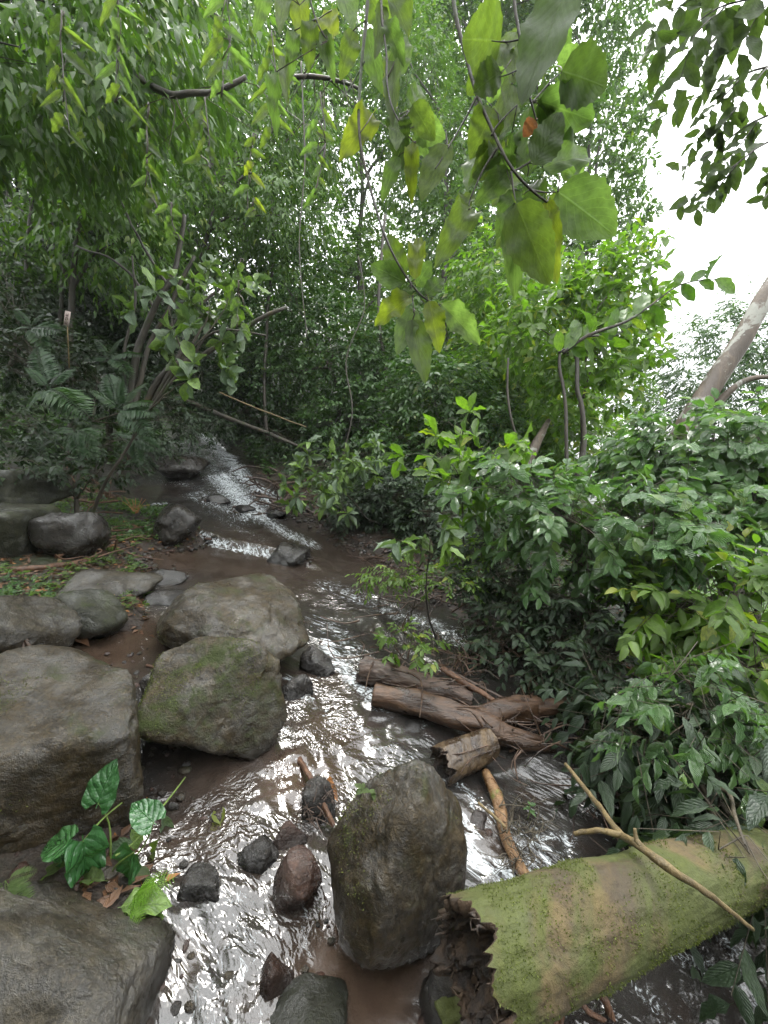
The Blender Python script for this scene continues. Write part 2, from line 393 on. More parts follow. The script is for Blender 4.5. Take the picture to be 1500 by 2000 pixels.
def build_water():
    NR, NC = 430, 430
    yy = -0.25 + 0.35 * np.exp(np.linspace(0, math.log(14.2 / .35), NR))
    s = np.linspace(-1, 1, NC)
    Yg = yy[:, None] + 0 * s[None]
    Xg = (-0.55 + 0.10 * 0) + s[None] * (0.95 * yy[:, None] * .9 + 1.75) - 0.18 * yy[:, None] + .55
    sd = sdist(Xg, Yg)
    # coordinates along and across the flow, bent with the stream
    fx, fy = 0.50, -0.866
    bend = 0.5 * fbm(v3(Xg * .7, Yg * .7, 5.0), 2)
    al = Xg * fx + Yg * fy + bend; ac = Xg * -fy + Yg * fx + bend * .6
    u, v, dep = project(v3(Xg, Yg, 0) + np.stack([0 * Xg, 0 * Xg, Zw(Xg, Yg)], -1))
    foam_glint = np.zeros_like(Xg)
    for ln, w, st in FOAM_GLINTS:
        p = np.array([G(a, b)[:2] for a, b in ln]); mid = G(*ln[len(ln) // 2]); wm = w / F * axial(mid)
        dip = 1.0
        d = np.full(Xg.shape, 1e9)
        for a, b in zip(p[:-1], p[1:]):
            e = b - a; tt = np.clip(((Xg - a[0]) * e[0] + (Yg - a[1]) * e[1]) / (e @ e + 1e-9), 0, 1)
            d = np.minimum(d, np.hypot(Xg - a[0] - e[0] * tt, Yg - a[1] - e[1] * tt))
        foam_glint = np.maximum(foam_glint, min(st, .8) * np.exp(-(d / wm) ** 2))
    for (p, a, b, c, V_) in NP_ROCKS:        # water piles up and froths where it meets a stone
        rr = np.hypot((Xg - p[0]) / a, (Yg - p[1]) / b); ring_ = np.exp(-((rr - 1.0) * min(a, b) / .035) ** 2)
        foam_glint = np.maximum(foam_glint, .20 * ring_ * (0.6 + .8 * vnoise(v3(Xg * 9, Yg * 9, 3.))))
    def spots(L):
        out = np.zeros_like(Xg)
        for s_ in L:
            c = G(*s_[0]); r = s_[1] / F * axial(c) * 1.15
            out = np.maximum(out, (s_[2] if len(s_) > 2 else 1.) * np.exp(-(((Xg - c[0]) ** 2 + (Yg - c[1]) ** 2) / r ** 2) ** 1.5))
        return out
    mud = spots(MUD); calm = np.clip(spots(CALM), 0, 1)
    rough = (1 - calm * .9)
    r1 = 1 - np.abs(vnoise(v3(al * 5, ac * 8, 1.)))
    r2 = 1 - np.abs(vnoise(v3(al * 13 + r1, ac * 17, 2.)))
    r3 = 1 - np.abs(vnoise(v3(al * 30 + r2, ac * 38, 3.)))
    z = Zw(Xg, Yg) + rough * (0.011 * r1 + 0.008 * r2 + 0.005 * r3) + 0.02 * foam_glint * (0.4 + vnoise(v3(al * 30, ac * 30, 7.))) 
    z = z + rough * 0.03 * fbm(v3(al * 1.5, ac * 3.5, 4.), 2)
    f = grid_faces(NR, NC); keep = (sd.ravel()[f] < 0.30).any(1)
    V = np.stack([Xg, Yg, z], -1).reshape(-1, 3)
    f = f[keep]; used = np.unique(f); mp = -np.ones(len(V), int); mp[used] = np.arange(len(used))
    me = mesh('stream', V[used], mp[f], [M['water']], uv=np.stack([al * .75, ac], -1).reshape(-1, 2)[used],
              attrs={'foam_glint': foam_glint.ravel()[used], 'mud': np.clip(mud, 0, 1).ravel()[used], 'calm': calm.ravel()[used]})
    link('stream_water', me, kind='structure')

# ------------------------------------------------------------------ boulders
_ico = {}
def ico(sub):
    if sub not in _ico:
        import bmesh
        b = bmesh.new(); bmesh.ops.create_icosphere(b, subdivisions=sub, radius=1.0)
        b.verts.ensure_lookup_table()
        _ico[sub] = (np.array([v.co[:] for v in b.verts]), np.array([[v.index for v in f.verts] for f in b.faces])); b.free()
    return _ico[sub]
def rock_shape(seed, sub=5, facets=13, sharp=9, rough=0.045, blocky=0.0):
    rg = np.random.default_rng(seed); V, Fc = ico(sub)
    n = rg.normal(size=(facets, 3)); n /= np.linalg.norm(n, axis=1, keepdims=True)
    d = rg.uniform(.68, 1.0, facets)
    if blocky:
        ax = np.vstack([np.eye(3), -np.eye(3)]); n = np.vstack([ax + rg.normal(size=(6, 3)) * .12, n[:5]]); n /= np.linalg.norm(n, axis=1, keepdims=True)
        d = np.concatenate([rg.uniform(.66, .8, 6), rg.uniform(.9, 1.05, 5)])
    c = np.maximum(V @ n.T, 1e-3) / d
    r = 1 / (np.sum(c ** sharp, 1) ** (1 / sharp))
    r = np.minimum(r, 1.25)
    V2 = V * r[:, None]
    o = rg.uniform(0, 50, 3)
    disp = .07 * fbm(V2 * 1.1 + o, 2) + rough * .55 * fbm(V2 * 3.2 + o, 4) + rough * .35 * fbm(V2 * 14 + o, 3) + rough * .12 * fbm(V2 * 40 + o, 3)
    ridge = 1 - np.abs(vnoise(V2 * 2.1 + o + 9)); disp -= rough * .5 * smooth(.95, 1.0, ridge)
    V2 = V2 * (1 + disp)[:, None]
    V2 -= (V2.max(0) + V2.min(0)) / 2; V2 /= (V2.max(0) - V2.min(0)) / 2
    return V2, Fc
NP_ROCKS = []
def boulder(name, label, u0, u1, v0, v1, mat, seed, bury=.25, squash=.85, sub=5, rot=0., group=None, h=0.0, depthk=.9, facets=13, sharp=9, blocky=0, rough=.045, tilt=0., kids=None):
    cu, cv = (u0 + u1) / 2, (v0 + v1) / 2
    d = ray(cu, cv); t = 0.3
    while t < 50:                            # nearer and nearer to the ground until it rests on it
        a = (u1 - u0) / 2 / F * t; b = a * depthk
        hv = (v1 - v0) / 2 / F * t
        ph = math.atan2(-d[2], d[1]); ph = max(ph, .05)
        c2 = (hv ** 2 - (b * math.sin(ph)) ** 2) / max(math.cos(ph) ** 2, .02)
        c = max(math.sqrt(c2) if c2 > 0 else 0, a * .45); c = min(c, a * 1.5) * 1.0
        p = CAMP + d * t
        if p[2] - c * (1 - 2 * bury) < float(Zw(p[0], p[1])) + h: break
        t *= 1.01
    if sub == 4: facets, sharp, rough, sub = 10, 13, .07, 5
    V, Fc = rock_shape(seed, sub, facets, sharp, rough, blocky)
    ct, st = math.cos(rot), math.sin(rot)
    Rz = np.array([[ct, -st, 0], [st, ct, 0], [0, 0, 1]]); cc, ss = math.cos(tilt), math.sin(tilt)
    Ry = np.array([[cc, 0, ss], [0, 1, 0], [-ss, 0, cc]])
    V = V @ Rz.T @ Ry.T; V /= np.abs(V).max(0)
    V = V * np.array([a, b, c])
    wz = V[:, 2] + p[2] - Zw(V[:, 0] + p[0], V[:, 1] + p[1]); wet = smooth(.15, .05, wz + .03 * vnoise(V * 14 + seed))
    me = mesh(name, V, Fc, [M[mat]], attrs={'wet': wet})
    o = link(name, me, loc=p, label=label, category='rock' if 'stone' in name else 'boulder', group=group)
    NP_ROCKS.append((p, a, b, c, V)); return o
def rock_top(k, u, v):                       # a point on rock k below the pixel
    p, a, b, c, V = NP_ROCKS[k]; W = V + p; uu, vv, z = project(W)
    i = np.argsort((uu - u) ** 2 + (vv - v) ** 2)[:14]
    return W[i[np.argmin(z[i])]]
GB = 'boulders lying in and beside the stream'
B = boulder
B('boulder', 'huge wet olive boulder cut off by the left edge, behind the heart leaved plant', -190, 290, 1274, 1680, 'rock', 21, .22, sharp=16, rot=.62, group=GB, blocky=1, tilt=.18, sub=6)
B('boulder', 'rounded grey brown boulder with bright moss on its left shoulder, mid picture', 282, 557, 1252, 1516, 'rock_moss', 34, .2, sharp=14, group=GB, facets=14, sub=6)
B('boulder', 'broad glistening boulder with a crack, lying across the brown pool edge', 288, 613, 1124, 1322, 'rock', 8, .22, sharp=12, depthk=.8, group=GB, sub=6)
B('boulder', 'tall egg shaped boulder with seedlings on top, standing in front of the log jam', 640, 914, 1474, 1858, 'rock', 13, .12, sharp=11, depthk=1.0, group=GB, facets=15, rough=.055, sub=6)
B('boulder', 'big smooth slab boulder filling the bottom left corner', -220, 288, 1728, 2160, 'rock_grey', 55, .3, sharp=24, group=GB, rot=.7, facets=9, sub=6)
B('boulder', 'pale grey boulder at the left edge with forked dead sticks against it', -150, 122, 1152, 1345, 'rock_grey', 61, .25, sharp=6, group=GB)
B('boulder', 'pointed matt boulder sitting in front of the shiny low boulder', 117, 251, 1143, 1262, 'rock_green', 72, .2, sharp=9, group=GB, sub=5)
B('boulder', 'low boulder with a bright wet sheen behind the pointed boulder', 120, 299, 1106, 1196, 'rock_grey', 83, .3, sharp=7, group=GB, sub=5)
B('boulder', 'dark faceted boulder at the edge of the white cascade', 299, 394, 983, 1078, 'rock_dark', 94, .15, sharp=12, group=GB, sub=5, rough=.07)
B('boulder', 'dark purplish boulder right of the square block', 84, 207, 996, 1108, 'rock_dark', 105, .2, sharp=7, group=GB, sub=5, h=.1)
B('boulder', 'square lower block of the two stacked green rocks at the left edge', -60, 86, 985, 1112, 'rock_green', 116, .2, sharp=14, blocky=1, group=GB, h=.1, rough=.03)
B('boulder', 'upper block of the two stacked green rocks at the left edge', -90, 99, 912, 1004, 'rock_green', 127, .35, sharp=14, blocky=1, group=GB, h=.55, rough=.03)
B('stone', 'round reddish brown stone touching the egg shaped boulder', 528, 628, 1674, 1775, 'rock_red', 138, .2, sub=4, group='stones in the stream')
B('stone', 'small blackish stone with a thin green rim in the shallow riffle', 464, 545, 1632, 1704, 'rock_dark', 149, .25, sub=4, group='stones in the stream')
B('stone', 'small red stone behind the round reddish brown stone', 530, 603, 1606, 1672, 'rock_red', 150, .25, sub=4, group='stones in the stream')
B('stone', 'dark flat stone at the left margin of the bright water', 356, 442, 1690, 1766, 'rock_dark', 161, .3, sub=4, group='stones in the stream')
B('stone', 'water washed stone between the glistening boulder and the upper log', 585, 656, 1262, 1338, 'rock_dark', 172, .35, sub=4, group='stones in the stream')
B('stone', 'long rusty stone beside the narrow water chute at the bottom', 508, 572, 1845, 1985, 'rock_red', 183, .3, sub=4, group='stones in the stream')
B('stone', 'dark green stone cut off by the bottom edge', 512, 678, 1925, 2060, 'rock_green', 194, .25, sub=5, group='stones in the stream')
B('stone', 'flat wet stone between the low shiny boulder and the brown pool', 296, 382, 1146, 1192, 'rock_dark', 205, .35, sub=4, group='stones in the stream')
B('stone', 'low wet stone just above the flat one by the brown pool', 276, 362, 1112, 1150, 'rock_dark', 216, .4, sub=4, group='stones in the stream')
B('stone', 'stone with white water breaking over it right of the mossy shouldered boulder', 546, 612, 1322, 1398, 'rock_dark', 227, .42, sub=4, group='stones in the stream')
B('stone', 'dark stone wedged behind the mossy shouldered boulder', 280, 345, 1310, 1395, 'rock_dark', 238, .3, sub=4, group='stones in the stream')
B('stone', 'submerged rounded stone at the head of the brown pool', 522, 606, 1058, 1112, 'rock_dark', 249, .5, sub=4, group='stones in the stream')
B('stone', 'small black stone breaking the upper cascade', 402, 452, 965, 990, 'rock_dark', 250, .4, sub=4, group='stones in the stream')
B('stone', 'dark rounded stone at the right side of the upper cascade', 517, 568, 984, 1022, 'rock_dark', 261, .3, sub=4, group='stones in the stream')
B('boulder', 'dark boulder with ferns above it at the head of the stream', 300, 398, 888, 948, 'rock_dark', 272, .2, sub=5, group=GB)
B('stone', 'black stone with debris caught on it left of the egg shaped boulder', 586, 655, 1532, 1612, 'rock_dark', 283, .25, sub=4, group='stones in the stream')
B('stone', 'pale brown stone under shallow water below the heart leaved plant', 405, 455, 1590, 1660, 'rock_red', 294, .52, sub=4, group='stones in the stream')
B('stone', 'small dark stone at the foot of the purplish boulder', 60, 118, 1100, 1140, 'rock_dark', 305, .3, sub=4, group='stones in the stream')
B('stone', 'dark wet stone under the torn end of the mossy log', 820, 930, 1880, 2060, 'rock_dark', 316, .3, sub=4, group='stones in the stream')
B('stone', 'black stone in the water left of the log jam', 762, 826, 1400, 1445, 'rock_dark', 327, .5, sub=4, group='stones in the stream')
B('stone', 'dark stone upstream beside the small black stone', 455, 500, 985, 1012, 'rock_dark', 338, .45, sub=4, group='stones in the stream')
B('stone', 'brown stone under the splash beside the brown pole', 905, 962, 1588, 1640, 'rock_red', 349, .45, sub=4, group='stones in the stream')

build_water()

def pebbles():
    rg = np.random.default_rng(99); V0, F0 = ico(2); n = 2600
    x = rg.uniform(-3.2, 2.2, n * 8); y = rg.uniform(.5, 6.5, n * 8); sd = sdist(x, y)
    pr = np.exp(-(np.abs(sd - .02) / .16) ** 2)
    for (p, a, b, c, V_) in NP_ROCKS: pr = np.maximum(pr, .8 * np.exp(-((np.hypot((x - p[0]) / a, (y - p[1]) / b) - 1.05) / .12) ** 2))
    k = (rg.random(len(x)) < pr * .9) & (sd < .5) & (vnoise(v3(x * 3, y * 3, 4.)) > -.3); x, y, sd = x[k][:n], y[k][:n], sd[k][:n]; n = len(x)
    r = np.exp(rg.normal(-4.3, .45, n)) * (.8 + .12 * y); z = np.maximum(Hg(x, y, sd), Zw(x, y) + .012) + r * .1
    sc = rg.uniform(.55, 1.2, (n, 3)) * r[:, None]; sc[:, 2] *= .7
    W = V0[None] * (1 + .28 * vnoise(V0[None] * 1.3 + np.arange(n)[:, None, None] * 3.1))[..., None] * sc[:, None] + np.stack([x, y, z], -1)[:, None]
    Fc = (F0[None] + (np.arange(n) * len(V0))[:, None, None]).reshape(-1, 3)
    me = mesh('pebbles', W.reshape(-1, 3), Fc, [M['rock_dark'], M['rock_red'], M['rock']], attrs={'wet': np.full(n * len(V0), .3)}, midx=np.repeat(rg.integers(0, 3, n), len(F0)))
    link('pebbles', me, kind='stuff')
pebbles()

# ------------------------------------------------------------------ leaves
def leaf_mat(name, c1, c2, c3=None, c3_at=.9, trans=.35, tcol=(1.25, 1.5, .5), rough=.35, nv=7, vein=.5, spots=0.0, coat=0.0, bumpd=.01, rib=.25):
    m, n, l = newmat(name); t = NT(m)
    at = t.add("ShaderNodeAttribute", attribute_name='rnd').outputs['Fac']
    oi = t.add("ShaderNodeObjectInfo").outputs['Random']
    r = t.math('FRACT', t.math('ADD', at, t.math('MULTIPLY', oi, 3.7)))
    base = t.mix(r, c1, c2)
    if c3: base = t.mix(t.math('GREATER_THAN', t.math('FRACT', t.math('MULTIPLY', r, 7.31)), c3_at), base, c3)
    g = t.add("ShaderNodeTexCoord").outputs['Object']
    base = t.mix(t.ramp(t.noise(g, 6, 3), .35, .7, 0, .55), base, tuple(x * .55 for x in c1))
    uvn = t.add("ShaderNodeUVMap"); sp = t.add("ShaderNodeSeparateXYZ"); l.new(uvn.outputs[0], sp.inputs[0])
    x, y = sp.outputs['X'], sp.outputs['Y']
    ay = t.math('ABSOLUTE', y)
    ph = t.math('SUBTRACT', t.math('MULTIPLY', x, float(nv)), t.math('MULTIPLY', ay, nv * .42))
    fr = t.math('FRACT', ph)
    tri = t.math('ABSOLUTE', t.math('SUBTRACT', fr, .5))       # .5 on a side vein
    side = t.ramp(tri, .455 - .06 * rib, .5); midr = t.ramp(ay, .06, .0)
    vn = t.math('MAXIMUM', side, midr)
    if vein: base = t.mix(t.math('MULTIPLY', vn, vein * .6), base, tuple(min(1, x * 1.8 + .01) for x in c2))
    if spots:
        uvs = t.noise(g, 16, 6, .8)
        base = t.mix(t.ramp(uvs, .50, .68, 0, spots * .6), base, (0.05, 0.035, 0.01))
    hgt = t.math('SUBTRACT', t.math('MULTIPLY', t.math('SINE', t.math('MULTIPLY', tri, 3.14159)), -rib), t.math('MULTIPLY', midr, .8))
    hgt = t.math('ADD', hgt, t.math('MULTIPLY', t.noise(g, 9, 3), 1.0))
    b = t.bump(hgt, .6 if vein else .2, bumpd)
    p = t.add("ShaderNodeBsdfPrincipled"); t.inp(p, 'Base Color', base)
    rg = t.math('ADD', rough, t.math('MULTIPLY', t.math('FRACT', t.math('MULTIPLY', r, 13.7)), .18)); t.inp(p, 'Roughness', rg)
    t.inp(p, 'Normal', b); p.inputs['IOR'].default_value = 1.48
    if coat: p.inputs['Coat Weight'].default_value = coat; p.inputs['Coat Roughness'].default_value = .12; l.new(b, p.inputs['Coat Normal'])
    tb = t.add("ShaderNodeBsdfTranslucent")
    vm = t.add("ShaderNodeVectorMath", operation='MULTIPLY'); l.new(base, vm.inputs[0]); vm.inputs[1].default_value = tcol
    l.new(vm.outputs[0], tb.inputs['Color'])
    mx = t.add("ShaderNodeMixShader"); mx.inputs[0].default_value = trans
    l.new(p.outputs[0], mx.inputs[1]); l.new(tb.outputs[0], mx.inputs[2])
    o = t.add("ShaderNodeOutputMaterial"); l.new(mx.outputs[0], o.inputs[0]); return m
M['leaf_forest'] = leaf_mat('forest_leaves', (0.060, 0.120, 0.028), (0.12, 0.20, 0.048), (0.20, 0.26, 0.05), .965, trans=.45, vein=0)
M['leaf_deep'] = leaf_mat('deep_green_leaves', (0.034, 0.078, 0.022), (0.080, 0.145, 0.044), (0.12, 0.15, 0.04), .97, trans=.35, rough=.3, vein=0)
M['leaf_shade'] = leaf_mat('shade_darkened_leaves', (0.020, 0.038, 0.018), (0.042, 0.070, 0.032), (0.06, 0.10, 0.03), .95, trans=.25, rough=.25, vein=.2)  # leaf green darkened to stand for the shade under the canopy
M['moss'] = leaf_mat('moss_tufts', (0.070, 0.090, 0.014), (0.13, 0.155, 0.026), trans=.3, rough=.7, vein=0)
M['leaf_bright'] = leaf_mat('fresh_green_leaves', (0.075, 0.135, 0.026), (0.14, 0.22, 0.045), (0.24, 0.27, 0.04), .93, trans=.5, vein=0, tcol=(1.5, 1.9, .5))
M['leaf_gloss'] = leaf_mat('glossy_ribbed_leaves', (0.075, 0.16, 0.055), (0.14, 0.245, 0.09), (0.15, 0.24, 0.05), .93, trans=.3, rough=.24, nv=9, vein=.6, coat=1.0, bumpd=.05, rib=1.0)
M['leaf_silver'] = leaf_mat('pale_backed_leaves', (0.085, 0.135, 0.075), (0.15, 0.20, 0.12), (0.15, 0.24, 0.05), .6, trans=.3, rough=.35, nv=7, vein=.4)
M['leaf_olive'] = leaf_mat('hanging_olive_leaves', (0.085, 0.125, 0.045), (0.125, 0.17, 0.06), trans=.6, rough=.5, nv=7, vein=.25, spots=.45, bumpd=.003, tcol=(1.5, 1.7, .5))
M['leaf_hang'] = leaf_mat('hanging_green_leaves', (0.10, 0.155, 0.05), (0.145, 0.205, 0.07), trans=.62, rough=.45, nv=7, vein=.35, spots=.3, tcol=(1.25, 1.5, .7), bumpd=.003)
M['leaf_yellow'] = leaf_mat('hanging_yellowing_leaves', (0.14, 0.185, 0.04), (0.19, 0.22, 0.055), trans=.6, rough=.45, nv=7, vein=.35, spots=.4, bumpd=.003, tcol=(1.6, 1.75, .5))
M['leaf_dark'] = leaf_mat('dark_thick_leaves', (0.055, 0.085, 0.032), (0.08, 0.115, 0.045), trans=.45, rough=.5, nv=8, vein=.2, spots=.2, bumpd=.003)  # darker and less translucent than the other hanging leaves
M['leaf_orange'] = leaf_mat('withered_orange_leaf', (0.38, 0.17, 0.08), (0.34, 0.16, 0.07), trans=.5, rough=.5, nv=7, vein=.3, tcol=(1.3, 1.1, .8))
M['leaf_brown'] = leaf_mat('dead_brown_leaves', (0.060, 0.030, 0.016), (0.16, 0.085, 0.045), (0.30, 0.13, 0.04), .92, trans=.1, rough=.3, vein=.2)
M['leaf_heart'] = leaf_mat('wet_heart_leaves', (0.030, 0.100, 0.030), (0.040, 0.12, 0.032), trans=.15, rough=.16, nv=5, vein=.3, coat=.6, bumpd=.010, rib=.5)
M['leaf_lime'] = leaf_mat('lime_fern', (0.15, 0.30, 0.025), (0.20, 0.36, 0.035), trans=.4, rough=.45, vein=0)
M['leaf_fern'] = leaf_mat('dark_fern', (0.030, 0.070, 0.030), (0.060, 0.11, 0.042), trans=.3, rough=.28, vein=0)

def bark_mat(name, c1, c2, moss=0.0, rough=.6, lich=0.0, sc=12, mosscol=(0.07, 0.10, 0.012), stretch=(1, 1, .25), wet=.3):
    m, n, l = newmat(name); t = NT(m)
    tc = t.add("ShaderNodeTexCoord").outputs['Object']
    mp = t.add("ShaderNodeMapping"); l.new(tc, mp.inputs['Vector']); mp.inputs['Scale'].default_value = stretch
    a = t.noise(mp.outputs[0], sc, 6, .65, .6); b = t.noise(mp.outputs[0], sc * 6, 4, .7); big = t.noise(tc, sc * .25, 5, .6, .8)
    base = t.mix(t.ramp(a, .35, .68), c1, c2)
    base = t.mix(t.ramp(b, .5, .75, 0, .5), base, tuple(x * .4 for x in c1))
    if lich: base = t.mix(t.ramp(t.noise(tc, sc * .5, 5, .6, .5), .6 - .15 * lich, .66 - .15 * lich), base, (0.24, 0.24, 0.21))
    if moss:
        mf = t.ramp(big, .62 - .3 * moss, .74 - .3 * moss)
        base = t.mix(mf, base, t.mix(t.noise(tc, sc * 4, 4, .7), tuple(x * .6 for x in mosscol), tuple(x * 1.5 for x in mosscol)))
        base = t.mix(t.ramp(t.noise(tc, sc * .45, 4, .7, .5), .6, .7, 0, .6), base, (0.09, 0.065, 0.02))
    p = t.add("ShaderNodeBsdfPrincipled"); t.inp(p, 'Base Color', base); t.inp(p, 'Roughness', t.ramp(a, .3, .7, rough - wet * .5, rough + .15))
    t.inp(p, 'Normal', t.bump(t.math('ADD', a, t.math('MULTIPLY', b, .4)), .7, .02))
    o = t.add("ShaderNodeOutputMaterial"); l.new(p.outputs[0], o.inputs[0]); return m
M['bark_dark'] = bark_mat('dark_wet_bark', (0.022, 0.018, 0.013), (0.06, 0.05, 0.036), moss=.2, mosscol=(0.03, 0.045, 0.012))
M['twig'] = bark_mat('thin_twigs', (0.035, 0.028, 0.018), (0.075, 0.06, 0.035), sc=20)
M['bark_pale'] = bark_mat('pale_blotched_bark', (0.055, 0.040, 0.028), (0.13, 0.10, 0.075), lich=.6, sc=7)
M['log_brown'] = bark_mat('wet_brown_wood', (0.020, 0.0105, 0.006), (0.080, 0.042, 0.021), sc=16, rough=.4, stretch=(.3, 1, 1), wet=.4)
M['log_dark'] = bark_mat('wet_dark_wood', (0.022, 0.013, 0.009), (0.075, 0.045, 0.03), sc=18, rough=.4, stretch=(.3, 1, 1), wet=.4)
M['log_moss'] = bark_mat('mossy_log_bark', (0.035, 0.023, 0.010), (0.085, 0.062, 0.024), moss=.80, mosscol=(0.040, 0.048, 0.006), sc=9, rough=.75, stretch=(1, 1, 1), wet=.1)
M['log_streak'] = bark_mat('streaked_wet_wood', (0.020, 0.012, 0.008), (0.085, 0.055, 0.026), sc=14, rough=.4, stretch=(1, .25, 1), wet=.4)
M['rotten'] = bark_mat('rotten_heart_wood', (0.012, 0.008, 0.006), (0.06, 0.035, 0.018), sc=22, rough=.6)
M['stick'] = bark_mat('yellow_brown_stick', (0.09, 0.065, 0.028), (0.18, 0.13, 0.055), sc=30, rough=.5)
M['stick_red'] = bark_mat('reddish_stick', (0.06, 0.028, 0.015), (0.13, 0.065, 0.034), sc=30, rough=.45)
M['pole'] = bark_mat('wet_brown_pole', (0.11, 0.055, 0.022), (0.22, 0.13, 0.06), sc=25, rough=.35, moss=.15)
M['stem_green'] = bark_mat('green_stem', (0.08, 0.13, 0.02), (0.13, 0.19, 0.04), sc=20, rough=.45)

def prof(kind, t):
    if kind == 'ovate': return np.sin(np.pi * t ** .78) ** .66 * (1 - .18 * t)
    if kind == 'elliptic': return np.sin(np.pi * t) ** .75
    if kind == 'obovate': return np.sin(np.pi * t ** 1.35) ** .8
    if kind == 'lance': return np.sin(np.pi * t ** .8) ** 1.05
    if kind == 'heart': return np.sin(np.pi * (t * .80 + .20) ** 1.0) ** .8 * (1 - .35 * t) * 1.05
    return np.sin(np.pi * t)
def leaf_tpl(kind='ovate', rows=9, cols=5, curl=.18, fold=.10, teeth=0, wave=0.02, petiole=.12, seed=0):
    t = np.linspace(0, 1, rows); w = prof(kind, t)
    w[-1] = .01; w[0] = .02 if kind != 'heart' else .5
    s = np.linspace(-1, 1, cols); T, S = np.meshgrid(t, s, indexing='ij'); W = w[:, None] * np.ones_like(S)
    if teeth: W = W * (1 + (np.abs(S) > .9) * .05 * np.where(np.arange(rows) % 2, 1, -1)[:, None])
    X = T.copy(); Y = .5 * S * W
    if kind == 'heart': X = T - .20 * np.abs(S) ** 1.5 * (1 - T) ** 3
    Z = fold * np.abs(S) * W - curl * T ** 2 + wave * np.sin(T * 17 + seed) * np.abs(S) * W * 2
    V = np.stack([X, Y, Z], -1).reshape(-1, 3); uv = np.stack([T, S], -1).reshape(-1, 2); Fc = grid_faces(rows, cols)
    if petiole:
        k = len(V); V = np.vstack([V, [[-petiole, -.012, .02], [-petiole, .012, .02], [0.02, .012, 0], [0.02, -.012, 0]]])
        uv = np.vstack([uv, np.zeros((4, 2))]); Fc = np.vstack([Fc, [[k, k+1, k+2, k+3]]])
    return V, Fc, uv
LO = {}
def lo_tpl(kind):                            # four triangles
    if kind not in LO:
        tm = {'ovate': .36, 'elliptic': .5, 'obovate': .62, 'lance': .42, 'heart': .3}[kind]
        V = np.array([[0, 0, 0], [tm, -.5, .07], [tm, 0, -.01], [tm, .5, .07], [1, 0, -.12]])
        T = np.array([[0, 1, 2], [0, 2, 3], [1, 4, 2], [2, 4, 3]])
        uv = np.array([[0, 0], [tm, -1], [tm, 0], [tm, 1], [1, 0]]); LO[kind] = (V, T, uv)
    return LO[kind]
def mid_tpl(kind):
    k = kind + '_mid'
    if k not in LO: LO[k] = leaf_tpl(kind, 6, 3, .16, .12, petiole=0)
    return LO[k]
def norm(a): return a / (np.linalg.norm(a, axis=-1, keepdims=True) + 1e-9)
def frames(X, N):
    X = norm(X); Y = norm(np.cross(N, X)); Z = np.cross(X, Y); return X, Y, Z
def bake(pos, X, N, ln, wd, tpl, off=(0, 0, 0), rnd=None):
    tv, tf, tu = tpl; X, Y, Z = frames(X, N); n = len(pos)
    V = pos[:, None, :] - np.asarray(off) + tv[None, :, 0:1] * (X * ln[:, None])[:, None, :] + tv[None, :, 1:2] * (Y * wd[:, None])[:, None, :] \
        + tv[None, :, 2:3] * (Z * ln[:, None])[:, None, :]
    Fc = (tf[None] + (np.arange(n) * len(tv))[:, None, None]).reshape(-1, tf.shape[1])
    if rnd is None: rnd = RG.random(n)
    return V.reshape(-1, 3), Fc, np.tile(tu, (n, 1)), np.repeat(rnd, len(tv))
def foliage_mesh(name, pos, X, N, ln, wd, kind, mat, off, lod='lo'):
    V, Fc, uv, rn = bake(pos, X, N, ln, wd, lo_tpl(kind) if lod == 'lo' else mid_tpl(kind), off)
    return mesh(name, V, Fc, [M[mat]], uv=uv, attrs={'rnd': rn})
_HI = {}
def hi_meshes(kind, mat, rows=7, cols=3, teeth=0, curls=(.10, .22, .34)):
    k = (kind, mat, rows, cols, teeth, curls)
    if k not in _HI:
        out = []
        for i, c in enumerate(curls):
            V, Fc, uv = leaf_tpl(kind, rows, cols, c, .09 + .04 * i, teeth, .02 + .02 * i, seed=i * 2.0)
            out.append(mesh('leaf_blade', V, Fc, [M[mat]], uv=uv, attrs={'rnd': np.zeros(len(V))}))
        _HI[k] = out
    return _HI[k]
def leaf_objs(root, rloc, pos, X, N, ln, wd, meshes, name='leaf', label=None):
    X, Y, Z = frames(X, N); rloc = np.asarray(rloc)
    for i in range(len(pos)):
        mt = np.eye(4); mt[:3, 0] = X[i] * ln[i]; mt[:3, 1] = Y[i] * wd[i]; mt[:3, 2] = Z[i] * ln[i]; mt[:3, 3] = pos[i] - rloc
        o = bpy.data.objects.new(name, meshes[i % len(meshes)]); COL.objects.link(o); o.parent = root
        o.matrix_local = Matrix(mt.tolist())
        if label: o['label'] = label
UP = np.array([0, 0, 1.0])
